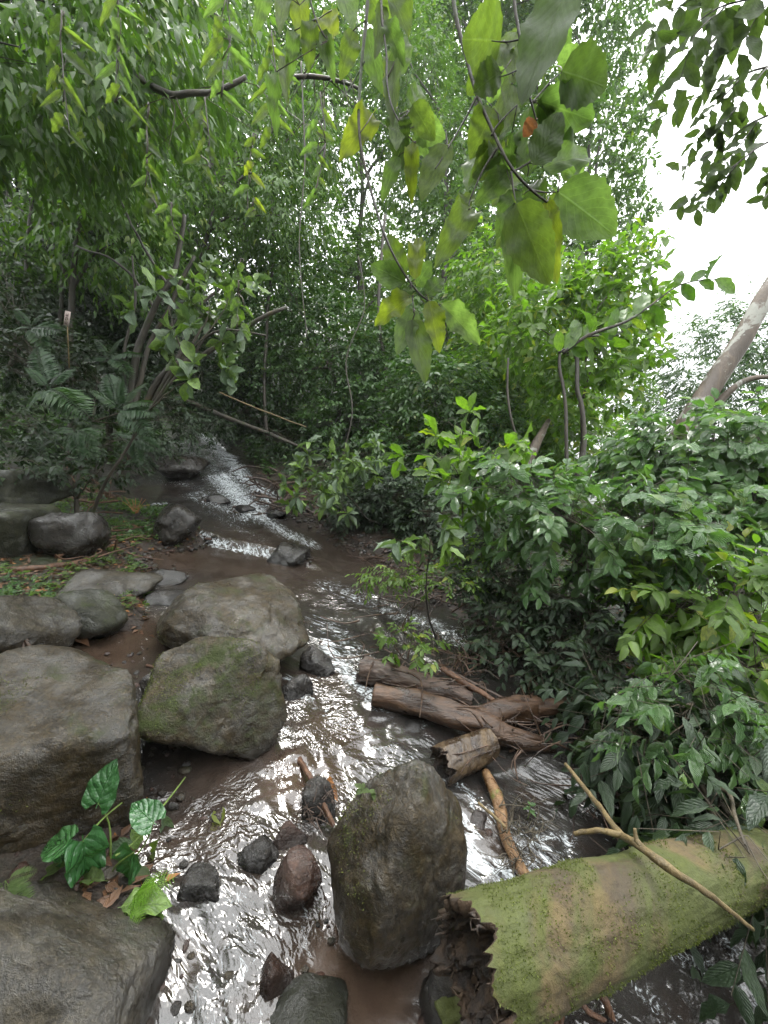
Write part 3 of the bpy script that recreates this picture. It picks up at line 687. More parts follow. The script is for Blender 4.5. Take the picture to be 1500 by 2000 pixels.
def sprigs(o, d, L, nl, ll, rg, ang=50, droop=.35, whorl=False, nup=.8, nrand=.45, nout=.25, ratio=.45, lj=.3):
    S = len(o); d = norm(d); L = np.broadcast_to(L, (S,))
    side = norm(np.cross(d, UP) + rg.normal(size=(S, 3)) * .15); up2 = np.cross(side, d)
    pos, X, N, ln = [], [], [], []
    for i in range(nl):
        f = (i + 1) / nl
        p = o + d * (L * f)[:, None] - UP * (droop * .35 * L * f ** 2)[:, None]
        if whorl:
            a = 2.4 * i + rg.random(S) * .8; p = o + d * (L * (0.8 + .2 * f))[:, None]
            s2 = side * np.cos(a)[:, None] + up2 * np.sin(a)[:, None]; an = R(ang)
            x = d * math.cos(an) + s2 * math.sin(an)
        else:
            an = R(ang) * (1 if i < nl - 1 else .15); sg = 1 if i % 2 else -1
            x = d * math.cos(an) + side * (sg * math.sin(an))
        x = x + rg.normal(size=(S, 3)) * .2 - UP * droop
        nn = UP * nup + rg.normal(size=(S, 3)) * nrand + d * nout
        pos.append(p); X.append(x); N.append(nn); ln.append(ll * (1 - lj + 2 * lj * rg.random(S)) * (.75 + .35 * math.sin(math.pi * f)))
    pos = np.concatenate(pos); X = norm(np.concatenate(X)); N = np.concatenate(N); ln = np.concatenate(ln)
    return pos, X, N, ln, ln * ratio * rg.uniform(.85, 1.15, len(ln))
def in_crown(c, r, n, rg, shell=.5):
    u = norm(rg.normal(size=(n, 3))); k = (shell ** 3 + (1 - shell ** 3) * rg.random(n)) ** (1 / 3.0)
    k = k * (1 + .22 * vnoise(u * 2.3 + np.asarray(c))) ; return np.asarray(c) + u * k[:, None] * np.asarray(r), u
def E(u, v, dep, ru, rv, rd=None, world_=False):
    if world_: return np.array([u, v, dep], float), np.array([ru, rd, rv], float)
    return P(u, v, dep), np.array([ru / F * dep, rd if rd else (ru + rv) / 2 / F * dep, rv / F * dep])
def ground_at(x, y): return np.array([x, y, float(Hg(np.array([x]), np.array([y]))[0])])
def limb(a, b, rg, sag=.12, n=9):
    a, b = np.asarray(a), np.asarray(b); m = (a + b) / 2 + UP * np.linalg.norm(b - a) * sag + rg.normal(size=3) * .06 * np.linalg.norm(b - a)
    return curve([a, m, b], n, .04, rg.random() * 99)

def plant(name, label, cat, base, crowns, nspr, nl, ll, kind, mat, seed, trunk=None, tr=.08, n_obj=0, sl=.3, group=None, tmat='bark_dark', droop=.35, ang=50,
          whorl=False, ratio=.45, twigs=250, trunk_name='trunk', crown_name='crown', lod='lo', shell=.45, lj=.3, nup=.8, nrand=.45, nout=.25, hi=(7, 3), outdown=.15, limbs=True, front=0.0):
    """A tree or shrub: trunk from its base, a limb to every clump of its crown, twigs, leaves; the nearest leaves are objects of their own."""
    rg = np.random.default_rng(seed); base = np.asarray(base, float)
    root = thing(name, label, cat, base, group)
    cs = [E(*c) for c in crowns]
    cen = np.mean([c[0] for c in cs], 0)
    if trunk is None:
        top = cen.copy(); trunk = [base - UP * .1, base * .6 + top * .4 + rg.normal(size=3) * .1, top]
    tp = curve(trunk, 22, .02, seed); L = np.linalg.norm(tp[-1] - tp[0])
    mb = MB(); mb.tube(tp, np.linspace(tr, tr * .35, 22) * (1 + .6 * np.exp(-np.linspace(0, 14, 22))), 9, .12, seed)
    link(trunk_name, mb.mesh(trunk_name, M[tmat], base), root)
    bb = MB(); PO = []; W = np.array([np.prod(c[1]) ** (2 / 3.) for c in cs]); W = W / W.sum()
    for (c, r), w in zip(cs, W):
        k = int(np.argmin(np.linalg.norm(tp - c, axis=1) + np.where(np.arange(22) < 5, 99, 0))); k = max(5, k - 3)
        ln = limb(tp[k], c, rg, .08, 10)
        if limbs: bb.tube(ln, np.linspace(tr * .45, tr * .12, 10), 6)
        n = max(3, int(nspr * w)); o, u = in_crown(c, r, n, rg, shell)
        if front: o = o - norm(c - CAMP) * (rg.random(n) * front)[:, None]
        d = u * [1, 1, .6] + rg.normal(size=(n, 3)) * .45 - UP * outdown
        PO.append((o, d))
        for q in range(min(int(twigs * w), n)):
            a = ln[rg.integers(3, 10)]; e = o[q] + norm(d[q]) * sl
            bb.tube(np.array([a, (a + o[q]) / 2 + rg.normal(size=3) * .05 + UP * .04, o[q], e]), np.array([.07, .05, .035, .012]) * tr + .0012, 3, cap=False)
    if bb.n: link('branches', bb.mesh('branches', M['twig'] if tr < .05 else M[tmat], base), root, kind='stuff')
    o = np.concatenate([a for a, b in PO]); d = np.concatenate([b for a, b in PO])
    pos, X, N, ln, wd = sprigs(o, d, sl * rg.uniform(.7, 1.3, len(o)), nl, ll, rg, ang, droop, whorl, nup, nrand, nout, ratio, lj)
    gz = np.maximum(Zw(pos[:, 0], pos[:, 1]), -99)
    ok = np.linalg.norm(pos - CAMP, axis=1) > .5
    pos, X, N, ln, wd = pos[ok], X[ok], N[ok], ln[ok], wd[ok]
    if n_obj:
        uu, vv, z = project(pos); inf = (uu > -20) & (uu < 1520) & (vv > -20) & (vv < 2020) & (z > .2)
        score = np.where(inf, z / np.maximum(ln, 1e-3), 1e9); order = np.argsort(score)
        take = order[:n_obj]; rest = order[n_obj:]
        leaf_objs(root, base, pos[take], X[take], N[take], ln[take], wd[take], hi_meshes(kind, mat, *hi))
        pos, X, N, ln, wd = pos[rest], X[rest], N[rest], ln[rest], wd[rest]
    if len(pos):
        link(crown_name, foliage_mesh(crown_name, pos, X, N, ln, wd, kind, mat, base, lod), root, kind='stuff')
    return root

# ---- the forest behind
def tree(label, u, dep, crowns, nspr, seed, mat='leaf_forest', kind='elliptic', ll=.17, tr=.14, group='trees of the forest behind the stream', **kw):
    p = P(kw.pop('bu', u), 800, dep); b = ground_at(p[0], p[1])
    return plant('forest_tree', label, 'tree', b, crowns, nspr, kw.pop('nl', 8), ll, kind, mat, seed, tr=tr, sl=kw.pop('sl', .45), twigs=kw.pop('twigs', 60), group=group, **kw)
tree('remote canopy glimpsed through the gaps left of centre', 330, 20, [(250,120,20,200,170,2),(450,250,20,160,150,2),(300,420,20,190,130,2),(560,60,20,140,120,2),(60,100,20,150,170,2)], 2000, 117, ll=.34, sl=.7)
tree('remote canopy glimpsed behind the hanging leaves', 850, 20, [(760,60,20,120,100,2),(900,150,20,150,150,2),(980,350,20,140,150,2),(820,500,20,150,110,2),(660,560,20,120,80,2)], 1800, 118, ll=.34, sl=.7)
tree('tall tree with dense small leaves whose crown edges the open sky', 1075, 15, [(1120,60,15,130,130,2),(1190,200,15,75,110,1.5),(1130,330,15,120,130,2),(1190,440,15,62,90,1.5),(1120,560,15,110,110,1.5),(1185,650,15,72,90,1.5),(1110,-80,15,160,120,2),(1180,770,15,70,60,1.5)], 3600, 101, whorl=True, ll=.24, nl=7, ratio=.36, ang=62)
tree('forest tree behind the hanging branch, pale speckled crown top centre right', 930, 16, [(960,60,16,130,120,2),(1000,-90,16,170,110,2),(900,260,16,130,120,2),(980,430,16,110,120,2),(900,600,16,120,120,2),(820,-60,16,120,100,2)], 4200, 102, ll=.2)
tree('forest tree with bright gaps of sky through its middle', 700, 14, [(690,20,14,140,110,2),(640,180,14,110,80,2),(790,200,14,90,90,2),(720,330,14,120,60,2),(620,470,14,100,90,2),(770,560,14,130,110,2)], 3000, 103)
tree('forest tree above the bend of the stream', 480, 13, [(470,30,13,140,120,2),(420,220,13,120,120,2),(520,330,13,120,100,2),(450,500,13,140,120,2),(560,640,13,110,90,2),(560,110,13,110,100,2),(330,60,13,120,100,2)], 4200, 104)
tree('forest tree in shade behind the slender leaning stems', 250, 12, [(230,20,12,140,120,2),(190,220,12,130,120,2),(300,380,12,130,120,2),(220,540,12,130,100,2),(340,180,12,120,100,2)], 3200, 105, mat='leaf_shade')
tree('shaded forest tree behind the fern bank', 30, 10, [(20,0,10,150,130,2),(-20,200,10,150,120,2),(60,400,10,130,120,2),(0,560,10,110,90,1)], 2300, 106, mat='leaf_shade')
tree('mid green forest tree right of the clearing behind the stems', 860, 11, [(850,330,11,90,100,1),(900,480,11,90,100,1.2),(830,640,11,100,90,1.2),(960,640,11,90,90,1.2),(800,120,11,70,90,1)], 1900, 107, ll=.15, kind='lance', droop=.7)
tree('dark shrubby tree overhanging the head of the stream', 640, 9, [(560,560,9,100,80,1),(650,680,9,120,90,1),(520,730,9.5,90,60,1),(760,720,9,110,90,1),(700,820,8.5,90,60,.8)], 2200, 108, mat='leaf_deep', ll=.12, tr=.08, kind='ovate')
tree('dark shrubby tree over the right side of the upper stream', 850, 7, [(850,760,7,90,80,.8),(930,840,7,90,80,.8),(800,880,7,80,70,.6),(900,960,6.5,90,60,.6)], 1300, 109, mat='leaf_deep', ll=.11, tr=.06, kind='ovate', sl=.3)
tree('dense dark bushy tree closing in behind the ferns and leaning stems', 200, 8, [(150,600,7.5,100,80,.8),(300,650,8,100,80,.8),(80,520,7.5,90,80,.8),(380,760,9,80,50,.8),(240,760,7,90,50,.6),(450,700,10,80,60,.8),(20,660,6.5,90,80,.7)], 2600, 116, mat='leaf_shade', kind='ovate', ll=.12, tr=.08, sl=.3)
tree('thin crowned tree with long hanging leaves, centre of the forest', 400, 8, [(380,120,8,120,110,1),(470,290,8,110,90,1),(320,350,8,100,90,1),(430,440,8,100,70,1),(600,230,8,90,90,1),(560,420,8,80,70,1)], 1700, 110, kind='lance', ratio=.34, droop=.9, ll=.15, tr=.07, bu=230)
tree('shaded tree with hanging leaves at the upper left', 110, 6, [(100,220,6,120,110,.8),(200,330,6,110,90,.8),(60,420,6,110,90,.8),(230,470,6,90,80,.8),(250,160,6,100,90,.8)], 1100, 111, kind='lance', ratio=.36, droop=.9, ll=.14, tr=.07)
tree('overhanging tree with blurred drooping leaves in the top left corner, with mostly unseen overhead clumps added for shade', 20, 4, [(60,60,4,120,110,.6),(190,40,4,110,100,.6),(320,60,4,100,90,.5),(-30,200,3.6,90,90,.5),(120,190,4.2,100,70,.5),(440,40,4.4,80,80,.5),(-3.6,.2,4.6,2.0,1.0,2.0,True),(-2.2,-2.2,5.2,2.2,1.0,2.0,True),(-4.5,2.2,4.4,1.2,.9,1.2,True),(-3.2,4.2,5.0,1.3,.7,1.3,True),(0,-3.4,2.9,2.8,1.4,1.8,True)], 4200, 112, bu=-420, kind='lance', ratio=.34, droop=1.1, ll=.16, tr=.05, n_obj=180, sl=.4)  # world-placed clumps, mostly out of view, are added to shade the rocks
tree('bright sapling tree with two thin dark stems against the sky', 1115, 6, [(1110,560,6,90,60,.6),(1200,600,6,60,70,.5),(1050,640,6,80,70,.6),(1170,690,6,75,60,.6),(1130,770,6.2,80,50,.6),(1220,540,6,35,50,.4)], 620, 113, mat='leaf_bright', kind='obovate', ll=.17, tr=.035, whorl=True, nl=6, ang=60, ratio=.42, n_obj=220, sl=.3)
tree('light green thicket tree left of the two thin stems', 1000, 8, [(980,560,8,90,80,1),(1010,700,8,90,80,1),(930,760,8,80,70,.8),(1060,800,8,80,60,.8),(1120,860,8,90,50,.8)], 1300, 114, mat='leaf_bright', kind='lance', droop=.6, ll=.15, tr=.05)
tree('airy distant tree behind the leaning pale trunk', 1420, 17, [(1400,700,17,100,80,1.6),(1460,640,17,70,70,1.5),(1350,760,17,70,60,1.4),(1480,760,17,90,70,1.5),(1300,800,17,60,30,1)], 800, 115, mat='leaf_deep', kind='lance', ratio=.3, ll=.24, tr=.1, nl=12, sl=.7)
# two dark stems of the sapling, the leaning pale trunk
def stem_tree(name, label, pts, rads, mat, cat='tree', part='trunk', group=None, extra=()):
    pts = [np.asarray(p) for p in pts]; root = thing(name, label, cat, pts[0], group)
    c = curve(pts, 26, .012, 3.0); rr = np.interp(np.linspace(0, 1, 26), np.linspace(0, 1, len(rads)), rads)
    mb = MB(); mb.tube(c, rr, 12, .10, 4); link(part, mb.mesh(part, M[mat], pts[0]), root)
    for ex in extra:
        e = MB(); cc = curve(ex[0], 12, .02, 5); e.tube(cc, np.linspace(ex[1], ex[1] * .4, 12), 7, .1); link('limb', e.mesh('limb', M[mat], pts[0]), root)
    return root
for k_, (pp, w, lb) in enumerate([([(1108,925),(1106,860),(1103,790),(1095,720),(1094,684)], 7, 'straight thin dark stem, left of the pair before the sky gap'),
                  ([(1128,935),(1140,870),(1136,800),(1128,760),(1127,706),(1118,640)], 9, 'curved thicker dark stem, right of the pair before the sky gap'),
                  ([(1024,930),(1010,860),(996,800),(991,735),(993,700)], 5, 'crooked thin stem left of the broken grey snag')]):
    stem_tree('sapling', lb, [P(u, v, 5.4) for u, v in pp], [w / F * 2.9, w / F * 2.2], 'bark_dark', group='thin stems right of centre')
stem_tree('broken_snag', 'broken grey dead trunk leaning right below the bright thicket', [P(1020, 930, 6), P(1045, 870, 6), P(1072, 820, 6.1)], [.09, .07, .03], 'bark_pale', cat='dead tree')
stem_tree('leaning_tree', 'thick pale blotched trunk leaning up across the sky at the right edge', [P(1290, 940, 5.2), P(1350, 822, 5), P(1432, 690, 4.9), P(1520, 545, 4.8), P(1640, 380, 4.8)], [.15, .13, .105, .10, .09], 'bark_pale',
          extra=[([P(1400, 790, 5), P(1450, 745, 4.9), P(1520, 735, 4.8)], .05)])
# dark leaning stems over the ferns
sb = ground_at(-2.9, 4.9)
st = thing('stem_clump', 'clump of dark leaning stems rising behind the ferns', 'tree', P(255, 790, 5))
for pp, w in [([(255,800),(268,680),(300,600),(345,520),(360,420)], 13), ([(262,800),(285,700),(330,600),(380,500)], 10), ([(280,800),(330,720),(380,690),(480,640),(560,600)], 11), ([(290,805),(345,700),(400,600),(430,560)], 8),
              ([(250,800),(245,700),(262,600),(258,500)], 6), ([(300,790),(360,720),(420,650),(520,655)], 6), ([(330,560),(270,470),(230,380)], 5), ([(300,600),(240,520),(150,480)], 5)]:
    e = MB(); e.tube(curve([P(u, v, 5 - .0008 * (u - 255)) for u, v in pp], 18, .025, w), np.linspace(w, w * .5, 18) / F * 5 * .6, 7, .15)
    link('stem', e.mesh('stem', M['bark_dark'], P(255, 790, 5)), st)
for lb, pp, w, dep in [('dark limb arching across the upper left canopy', [(270,150),(320,180),(360,188),(440,172),(480,150)], 9, 3.6), ('thin dark limb reaching towards the hanging branch', [(560,150),(620,150),(660,158),(705,175)], 6, 3.4)]:
    c = curve([P(u, v, dep) for u, v in pp], 18, .02, w); root = thing('overhanging_limb', lb, 'branch', c[0]); mb = MB(); mb.tube(c, np.linspace(w, w * .6, 18) / F * dep / 1.3, 7, .1)
    link('wood', mb.mesh('wood', M['bark_dark'], c[0]), root)
    mb = MB()
    for q in range(9):
        a = c[2 + q * 15 // 9]; mb.tube(curve([a, a + RG.normal(size=3) * [.15, .1, .1] - UP * .1, a + RG.normal(size=3) * [.3, .1, .1] - UP * .35], 6), np.linspace(.006, .002, 6), 4)
    link('twigs', mb.mesh('twigs', M['twig'], c[0]), root)

# ---- shrubs on the banks
def shrub(label, base, crowns, nspr, seed, mat='leaf_gloss', **kw):
    kw.setdefault('kind', 'elliptic'); kw.setdefault('ll', .10); kw.setdefault('nl', 9); kw.setdefault('sl', .28); kw.setdefault('tr', .03)
    kw.setdefault('twigs', 200); kw.setdefault('trunk_name', 'stem'); kw.setdefault('crown_name', 'foliage'); kw.setdefault('group', 'shrubs on the stream banks'); kw.setdefault('lod', 'mid')
    return plant('shrub', label, 'shrub', ground_at(*base), crowns, nspr, kw.pop('nl'), kw.pop('ll'), kw.pop('kind'), mat, seed, **kw)
shrub('large shrub of glossy ribbed oval leaves arching over the right bank', (1.7, 2.9), [(1000,960,3.3,90,45,.4),(1090,1010,3,100,50,.4),(1190,1020,2.9,100,60,.4),(1300,1030,2.8,90,60,.35),(1120,1090,3,90,40,.3),(1390,1060,2.8,90,60,.35),(1240,960,3.1,100,45,.3)], 250, 201, n_obj=295, nout=.7, nup=.7, ratio=.5, droop=.5, ll=.112, lj=.42, shell=.3, ang=58, twigs=260)
shrub('leafy shrub filling the right edge below the pale trunk', (2.9, 3.0), [(1360,880,3.4,100,50,.4),(1460,860,3.2,80,80,.4),(1260,900,3.8,90,40,.4),(1470,960,3,80,70,.4),(1420,960,3.1,80,50,.4)], 320, 202, n_obj=290, ratio=.5, ll=.115, nout=.5, lj=.4, droop=.4, mat='leaf_gloss')
shrub('bright broad leaved shrub low at the right edge, lit from behind', (2.3, 1.9), [(1320,1180,2.5,90,60,.3),(1440,1180,2.4,90,80,.3),(1460,1300,2.2,70,70,.25),(1380,1270,2.5,90,50,.3)], 170, 203, n_obj=200, ratio=.42, ll=.12, mat='leaf_bright', kind='ovate', nl=8)
shrub('shrub with pale ribbed drooping leaves above the mossy log', (1.75, 1.95), [(1320,1310,1.95,60,35,.15),(1380,1370,1.9,70,50,.15),(1330,1400,1.85,50,45,.12),(1290,1450,1.85,45,35,.12)], 42, 204, n_obj=240, nout=.7, nup=.7,  ratio=.46, ll=.085, droop=.9, nl=9, sl=.24, twigs=40, tr=.014)
shrub('dark broad leaved shrub hanging into shade beside the mossy log', (1.9, 1.6), [(1230,1400,2.1,60,60,.2),(1330,1530,1.8,90,60,.2),(1430,1560,1.7,80,80,.2),(1240,1500,2.0,60,50,.2),(1460,1450,1.9,70,60,.2),(1240,1560,1.8,40,30,.15),(1450,1640,1.6,60,40,.15),(1455,1650,1.36,45,35,.08),(1475,1730,1.36,35,40,.08)], 200, 205, n_obj=230, mat='leaf_shade', ll=.11, ratio=.42, droop=.8, kind='ovate', nl=8)
shrub('tangled dark shrub between the stream and the ribbed shrub', (1.1, 3.1), [(950,1110,3.6,70,50,.3),(1050,1160,3.3,90,50,.3),(1150,1200,3,90,60,.3),(1010,1240,3.1,70,50,.25),(1120,1290,2.8,80,50,.25),(1200,1310,2.6,60,50,.25)], 420, 206, n_obj=200, mat='leaf_shade', ll=.07, ratio=.42, nl=8, sl=.2, twigs=300)
shrub('shrub with large pale leaf whorls reaching in from the left', (-3.3, 4.3), [(330,600,4.0,45,35,.25),(410,600,4.0,45,35,.25),(385,680,4.0,45,35,.25),(395,745,3.9,30,20,.15),(450,570,4.2,50,35,.2)], 34, 207, n_obj=240, mat='leaf_silver', kind='obovate', ll=.17, whorl=True, nl=7, ang=68, ratio=.5, sl=.15, tr=.02, twigs=34, droop=.15, nrand=.8)
shrub('shrub with star shaped leaf clusters over the right end of the cascade', (.1, 6.0), [(640,910,5.2,50,35,.3),(700,890,5.2,35,35,.25),(600,955,5.0,40,25,.25),(660,975,5,40,15,.2)], 60, 208, n_obj=240, mat='leaf_silver', kind='obovate', ll=.16, whorl=True, nl=7, ang=70, ratio=.36, sl=.15, tr=.015, twigs=60, droop=.2)
shrub('yellow green young shrub in front of the dark gap, right of centre', (.9, 4.0), [(900,820,3.6,45,20,.2),(850,885,3.5,50,25,.2),(960,890,3.6,60,35,.25),(900,960,3.5,60,35,.25)], 26, 209, n_obj=180, mat='leaf_bright', kind='obovate', ll=.17, whorl=True, nl=6, ang=66, ratio=.42, sl=.15, tr=.012, twigs=26, droop=.1)
shrub('small shrub with large grey green leaves pointing at the stream', (.5, 3.2), [(830,1035,2.6,40,25,.1),(850,1065,2.6,25,25,.1)], 5, 210, n_obj=60, mat='leaf_silver', kind='ovate', ll=.15, whorl=True, nl=5, ang=55, ratio=.48, sl=.1, tr=.009, twigs=5, droop=.4)
shrub('small leaved creeper along the right waterline', (.35, 3.2), [(780,1110,3.4,60,18,.2),(870,1130,3.3,60,22,.2),(920,1080,3.6,50,30,.2),(740,1125,3.5,30,8,.15)], 110, 211, n_obj=150, mat='leaf_bright', kind='ovate', ll=.05, nl=8, sl=.14, tr=.008, twigs=90)
shrub('low dark bushes at the foot of the forest right of the cascade', (.2, 6.2), [(760,960,6,70,60,.4),(860,1010,5.6,80,50,.4),(690,1000,6,50,40,.3),(940,1040,5,70,50,.3)], 900, 212, mat='leaf_shade', kind='ovate', ll=.09, nl=8, sl=.22, lod='lo', twigs=200)
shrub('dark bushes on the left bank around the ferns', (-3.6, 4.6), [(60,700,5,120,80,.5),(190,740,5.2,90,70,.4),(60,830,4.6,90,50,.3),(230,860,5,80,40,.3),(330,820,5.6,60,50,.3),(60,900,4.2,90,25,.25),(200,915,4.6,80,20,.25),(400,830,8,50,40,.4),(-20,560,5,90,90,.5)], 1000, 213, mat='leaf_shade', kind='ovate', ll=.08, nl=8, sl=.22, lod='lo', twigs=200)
shrub('seedlings growing on the dark upper log', (.12, 2.9), [(800,1255,2.55,38,22,.1),(760,1270,2.6,30,10,.08),(850,1275,2.5,25,10,.08)], 22, 214, n_obj=150, mat='leaf_bright', kind='ovate', ll=.055, nl=7, sl=.1, tr=.004, twigs=22)
shrub('dense small bushes across the far side of the upper stream', (-2.0, 9.5), [(480,800,10,90,50,.6),(560,860,8.5,70,50,.5),(620,930,7.4,60,50,.4),(420,760,11,80,40,.5)], 800, 215, mat='leaf_shade', kind='ovate', ll=.09, nl=8, sl=.25, lod='lo')

# ---- ferns
def frond_mesh(mat, n=22, L=1.0, w=.30, arch=.25, seed=0, bip=False):
    rg = np.random.default_rng(seed); t = np.linspace(0, 1, 14)
    rx = np.stack([t, 0 * t, arch * (t * 1.0 - 1.6 * t ** 2)], 1) * L
    mb = MB(); mb.tube(rx, np.linspace(.008, .0025, 14) * L, 4)
    V0 = np.vstack(mb.V); Q0 = np.vstack(mb.Q); T0 = np.vstack(mb.T)
    Q0t = np.vstack([Q0[:, [0, 1, 2]], Q0[:, [0, 2, 3]], T0])
    pos, X, ln = [], [], []
    for i in range(n):
        f = .16 + .84 * i / n; p = np.array([np.interp(f, t, rx[:, k] / L) for k in range(3)]) * L
        l_ = w * L * math.sin(math.pi * (.12 + .86 * f)) ** .7 * (1.05 - .3 * f)
        for sg in (-1, 1):
            x = norm(np.array([.45, sg * .95, -.22 + rg.normal() * .06]))
            if bip:
                m = 7
                for j in range(m):
                    g = (j + .5) / m; q = p + x * l_ * g
                    for s2 in (-1, 1):
                        pos.append(q); X.append(norm(np.cross([0, 0, 1.], x) * s2 + x * .5)); ln.append(l_ * .20 * (1 - .75 * g))
                pos.append(p); X.append(x); ln.append(l_)
            else: pos.append(p); X.append(x); ln.append(l_)
    pos = np.array(pos); X = np.array(X); ln = np.array(ln)
    N = np.tile([0, 0, 1.], (len(pos), 1)) + rg.normal(size=(len(pos), 3)) * .12
    wd = ln * (.42 if bip else .22)
    if bip: wd = np.where(ln > w * L * .3, .012 * L, wd)
    V, Fc, uv, rn = bake(pos, X, N, ln, wd, lo_tpl('lance'), rnd=rg.random(len(pos)) * .4)
    Vt = np.vstack([V0, V]); k = len(V0)
    return mesh('frond', Vt, np.vstack([Q0t, Fc + k]), [M[mat]], uv=np.vstack([np.zeros((k, 2)), uv]), attrs={'rnd': np.concatenate([np.zeros(k), rn])})
FR = [frond_mesh('leaf_fern', 22, 1, .30, .25, 1), frond_mesh('leaf_fern', 26, 1, .26, .35, 2), frond_mesh('leaf_fern', 20, 1, .34, .15, 3)]
FRL = [frond_mesh('leaf_lime', 11, 1, .40, .15, 4, True)]
def fern(label, at, tips, meshes, seed, group='ferns on the left bank', nrm=(0, -.55, .8)):
    rg = np.random.default_rng(seed); at = np.asarray(at); root = thing('fern', label, 'fern', at, group)
    for i, tp in enumerate(tips):
        X = np.asarray(tp) - at; L = np.linalg.norm(X); N = np.asarray(nrm) + rg.normal(size=3) * .18
        X, Y, Z = frames(X[None], N[None]); mt = np.eye(4)
        L *= .8 if meshes is FR else 1; mt[:3, 0] = X[0] * L; mt[:3, 1] = Y[0] * L; mt[:3, 2] = Z[0] * L
        o = link('frond', meshes[(i + seed) % len(meshes)], root); o.matrix_local = Matrix(mt.tolist())
D = 4.2
fern('fern with long dark fronds arching right above the shaded gully', P(235, 800, D), [P(330, 770, D-.2), P(325, 800, D-.3), P(290, 725, D), P(230, 715, D-.1), P(160, 745, D-.3), P(200, 700, D+.2), P(300, 850, D-.4)], FR, 1)
fern('fern with a broad pale frond in the dark, far left', P(95, 760, 3.6), [P(190, 815, 3.3), P(165, 790, 3.2), P(40, 700, 3.5), P(60, 650, 3.7), P(150, 700, 3.8), P(30, 800, 3.4)], FR, 2)
fern('small drooping fern at the foot of the fern bank', P(150, 840, 4), [P(195, 905, 3.8), P(110, 890, 3.8), P(200, 860, 3.8), P(90, 840, 3.8), P(150, 910, 3.7)], FR, 3)
fern('fern beneath the leaning stems over the stream head', P(265, 855, 4.5), [P(270, 925, 4.3), P(320, 880, 4.3), P(225, 890, 4.3), P(300, 830, 4.4), P(215, 840, 4.3)], FR, 4)
fern('fern high on the dark bank near the small sign', P(60, 640, 4.4), [P(130, 640, 4.2), P(100, 690, 4.2), P(10, 640, 4.2), P(20, 590, 4.3), P(85, 600, 4.5)], FR, 5)
fern('feathery fern beside the silver whorled shrub', P(215, 700, 5), [P(290, 680, 4.8), P(270, 730, 4.7), P(180, 650, 4.9), P(150, 700, 4.8), P(240, 640, 5)], FR, 6)

# ---- hanging branches close to the camera
def hand_leaf(root, rl, u0, v0, u1, v1, w, mat, dep, seed, label=None, kind='ovate'):
    rg = np.random.default_rng(seed); a = P(u0, v0, dep); b = P(u1, v1, dep + rg.uniform(-.05, .05)); X = b - a; L = np.linalg.norm(X)
    N = norm(CAMP - a) + rg.normal(size=3) * .28 + UP * .25
    leaf_objs(root, rl, a[None], X[None], N[None], np.array([L]), np.array([w / F * dep * 1.14]), [hi_meshes(kind, mat, 17, 5, 1, (.06, .14, .22))[seed % 3]], label=label)
def branch(label, stems, leaves, dep, w0=7, mat='bark_dark', group='branches hanging in front of the camera', extra=0):
    rl = P(*stems[0][0], dep); root = thing('hanging_branch', label, 'branch', rl, group)
    mb = MB()
    for k, s in enumerate(stems):
        w = w0 if k == 0 else w0 * .5
        c = curve([P(u, v, dep + .02 * math.sin(u * .03)) for u, v in s], max(10, 6 * len(s)), .012, k * 3.0); mb.tube(c, np.linspace(w, w * .45, len(c)) / F * dep / 2, 7, .12, k)
    link('stem', mb.mesh('stem', M[mat], rl), root)
    tips = [np.array(q) for s in stems for q in s]
    pm = MB()
    for i, lf in enumerate(leaves):
        u0, v0, u1, v1, w, mt = lf[:6]
        dd = dep + (lf[6] if len(lf) > 6 else 0) + .02 * math.sin(i * 2.3)
        hand_leaf(root, rl, u0, v0, u1, v1, w, 'leaf_' + mt, dd, 300 + i)
        q = min(((q[0]-u0)**2 + (q[1]-v0)**2, i2) for i2, q in enumerate(tips)); q = tips[q[1]]
        if q[1] < v0 + 150: pm.tube(np.array([P(q[0], q[1], dep), P((q[0]+u0)/2+3, (q[1]+v0)/2-3, (dep+dd)/2), P(u0, v0, dd)]), 1.6 / F * dep / 1.4, 4)
    rx = np.random.default_rng(len(label))
    for i in range(extra):                   # further leaves deeper in the branch
        q = tips[rx.integers(len(tips))]; q2 = tips[rx.integers(len(tips))]; f = rx.random(); u0 = q[0] * .7 + q2[0] * .3 + rx.normal() * 22; v0 = q[1] * .7 + q2[1] * .3 + rx.normal() * 22
        an = rx.uniform(-.9, .9) + math.pi / 2; L = rx.uniform(60, 115); dd = dep + rx.uniform(.05, .2)
        hand_leaf(root, rl, u0, v0, u0 + math.cos(an) * L, v0 + math.sin(an) * L, L * .5, 'leaf_' + ('olive', 'hang', 'hang', 'olive', 'dark')[i % 5], dd, 700 + i)
        pm.tube(np.array([P(q[0], q[1], dep), P(u0, v0, dd)]), 1.4 / F * dep / 1.4, 4)
    if pm.n: link('leaf_stalks', pm.mesh('leaf_stalks', M['twig'], rl), root)
    return root
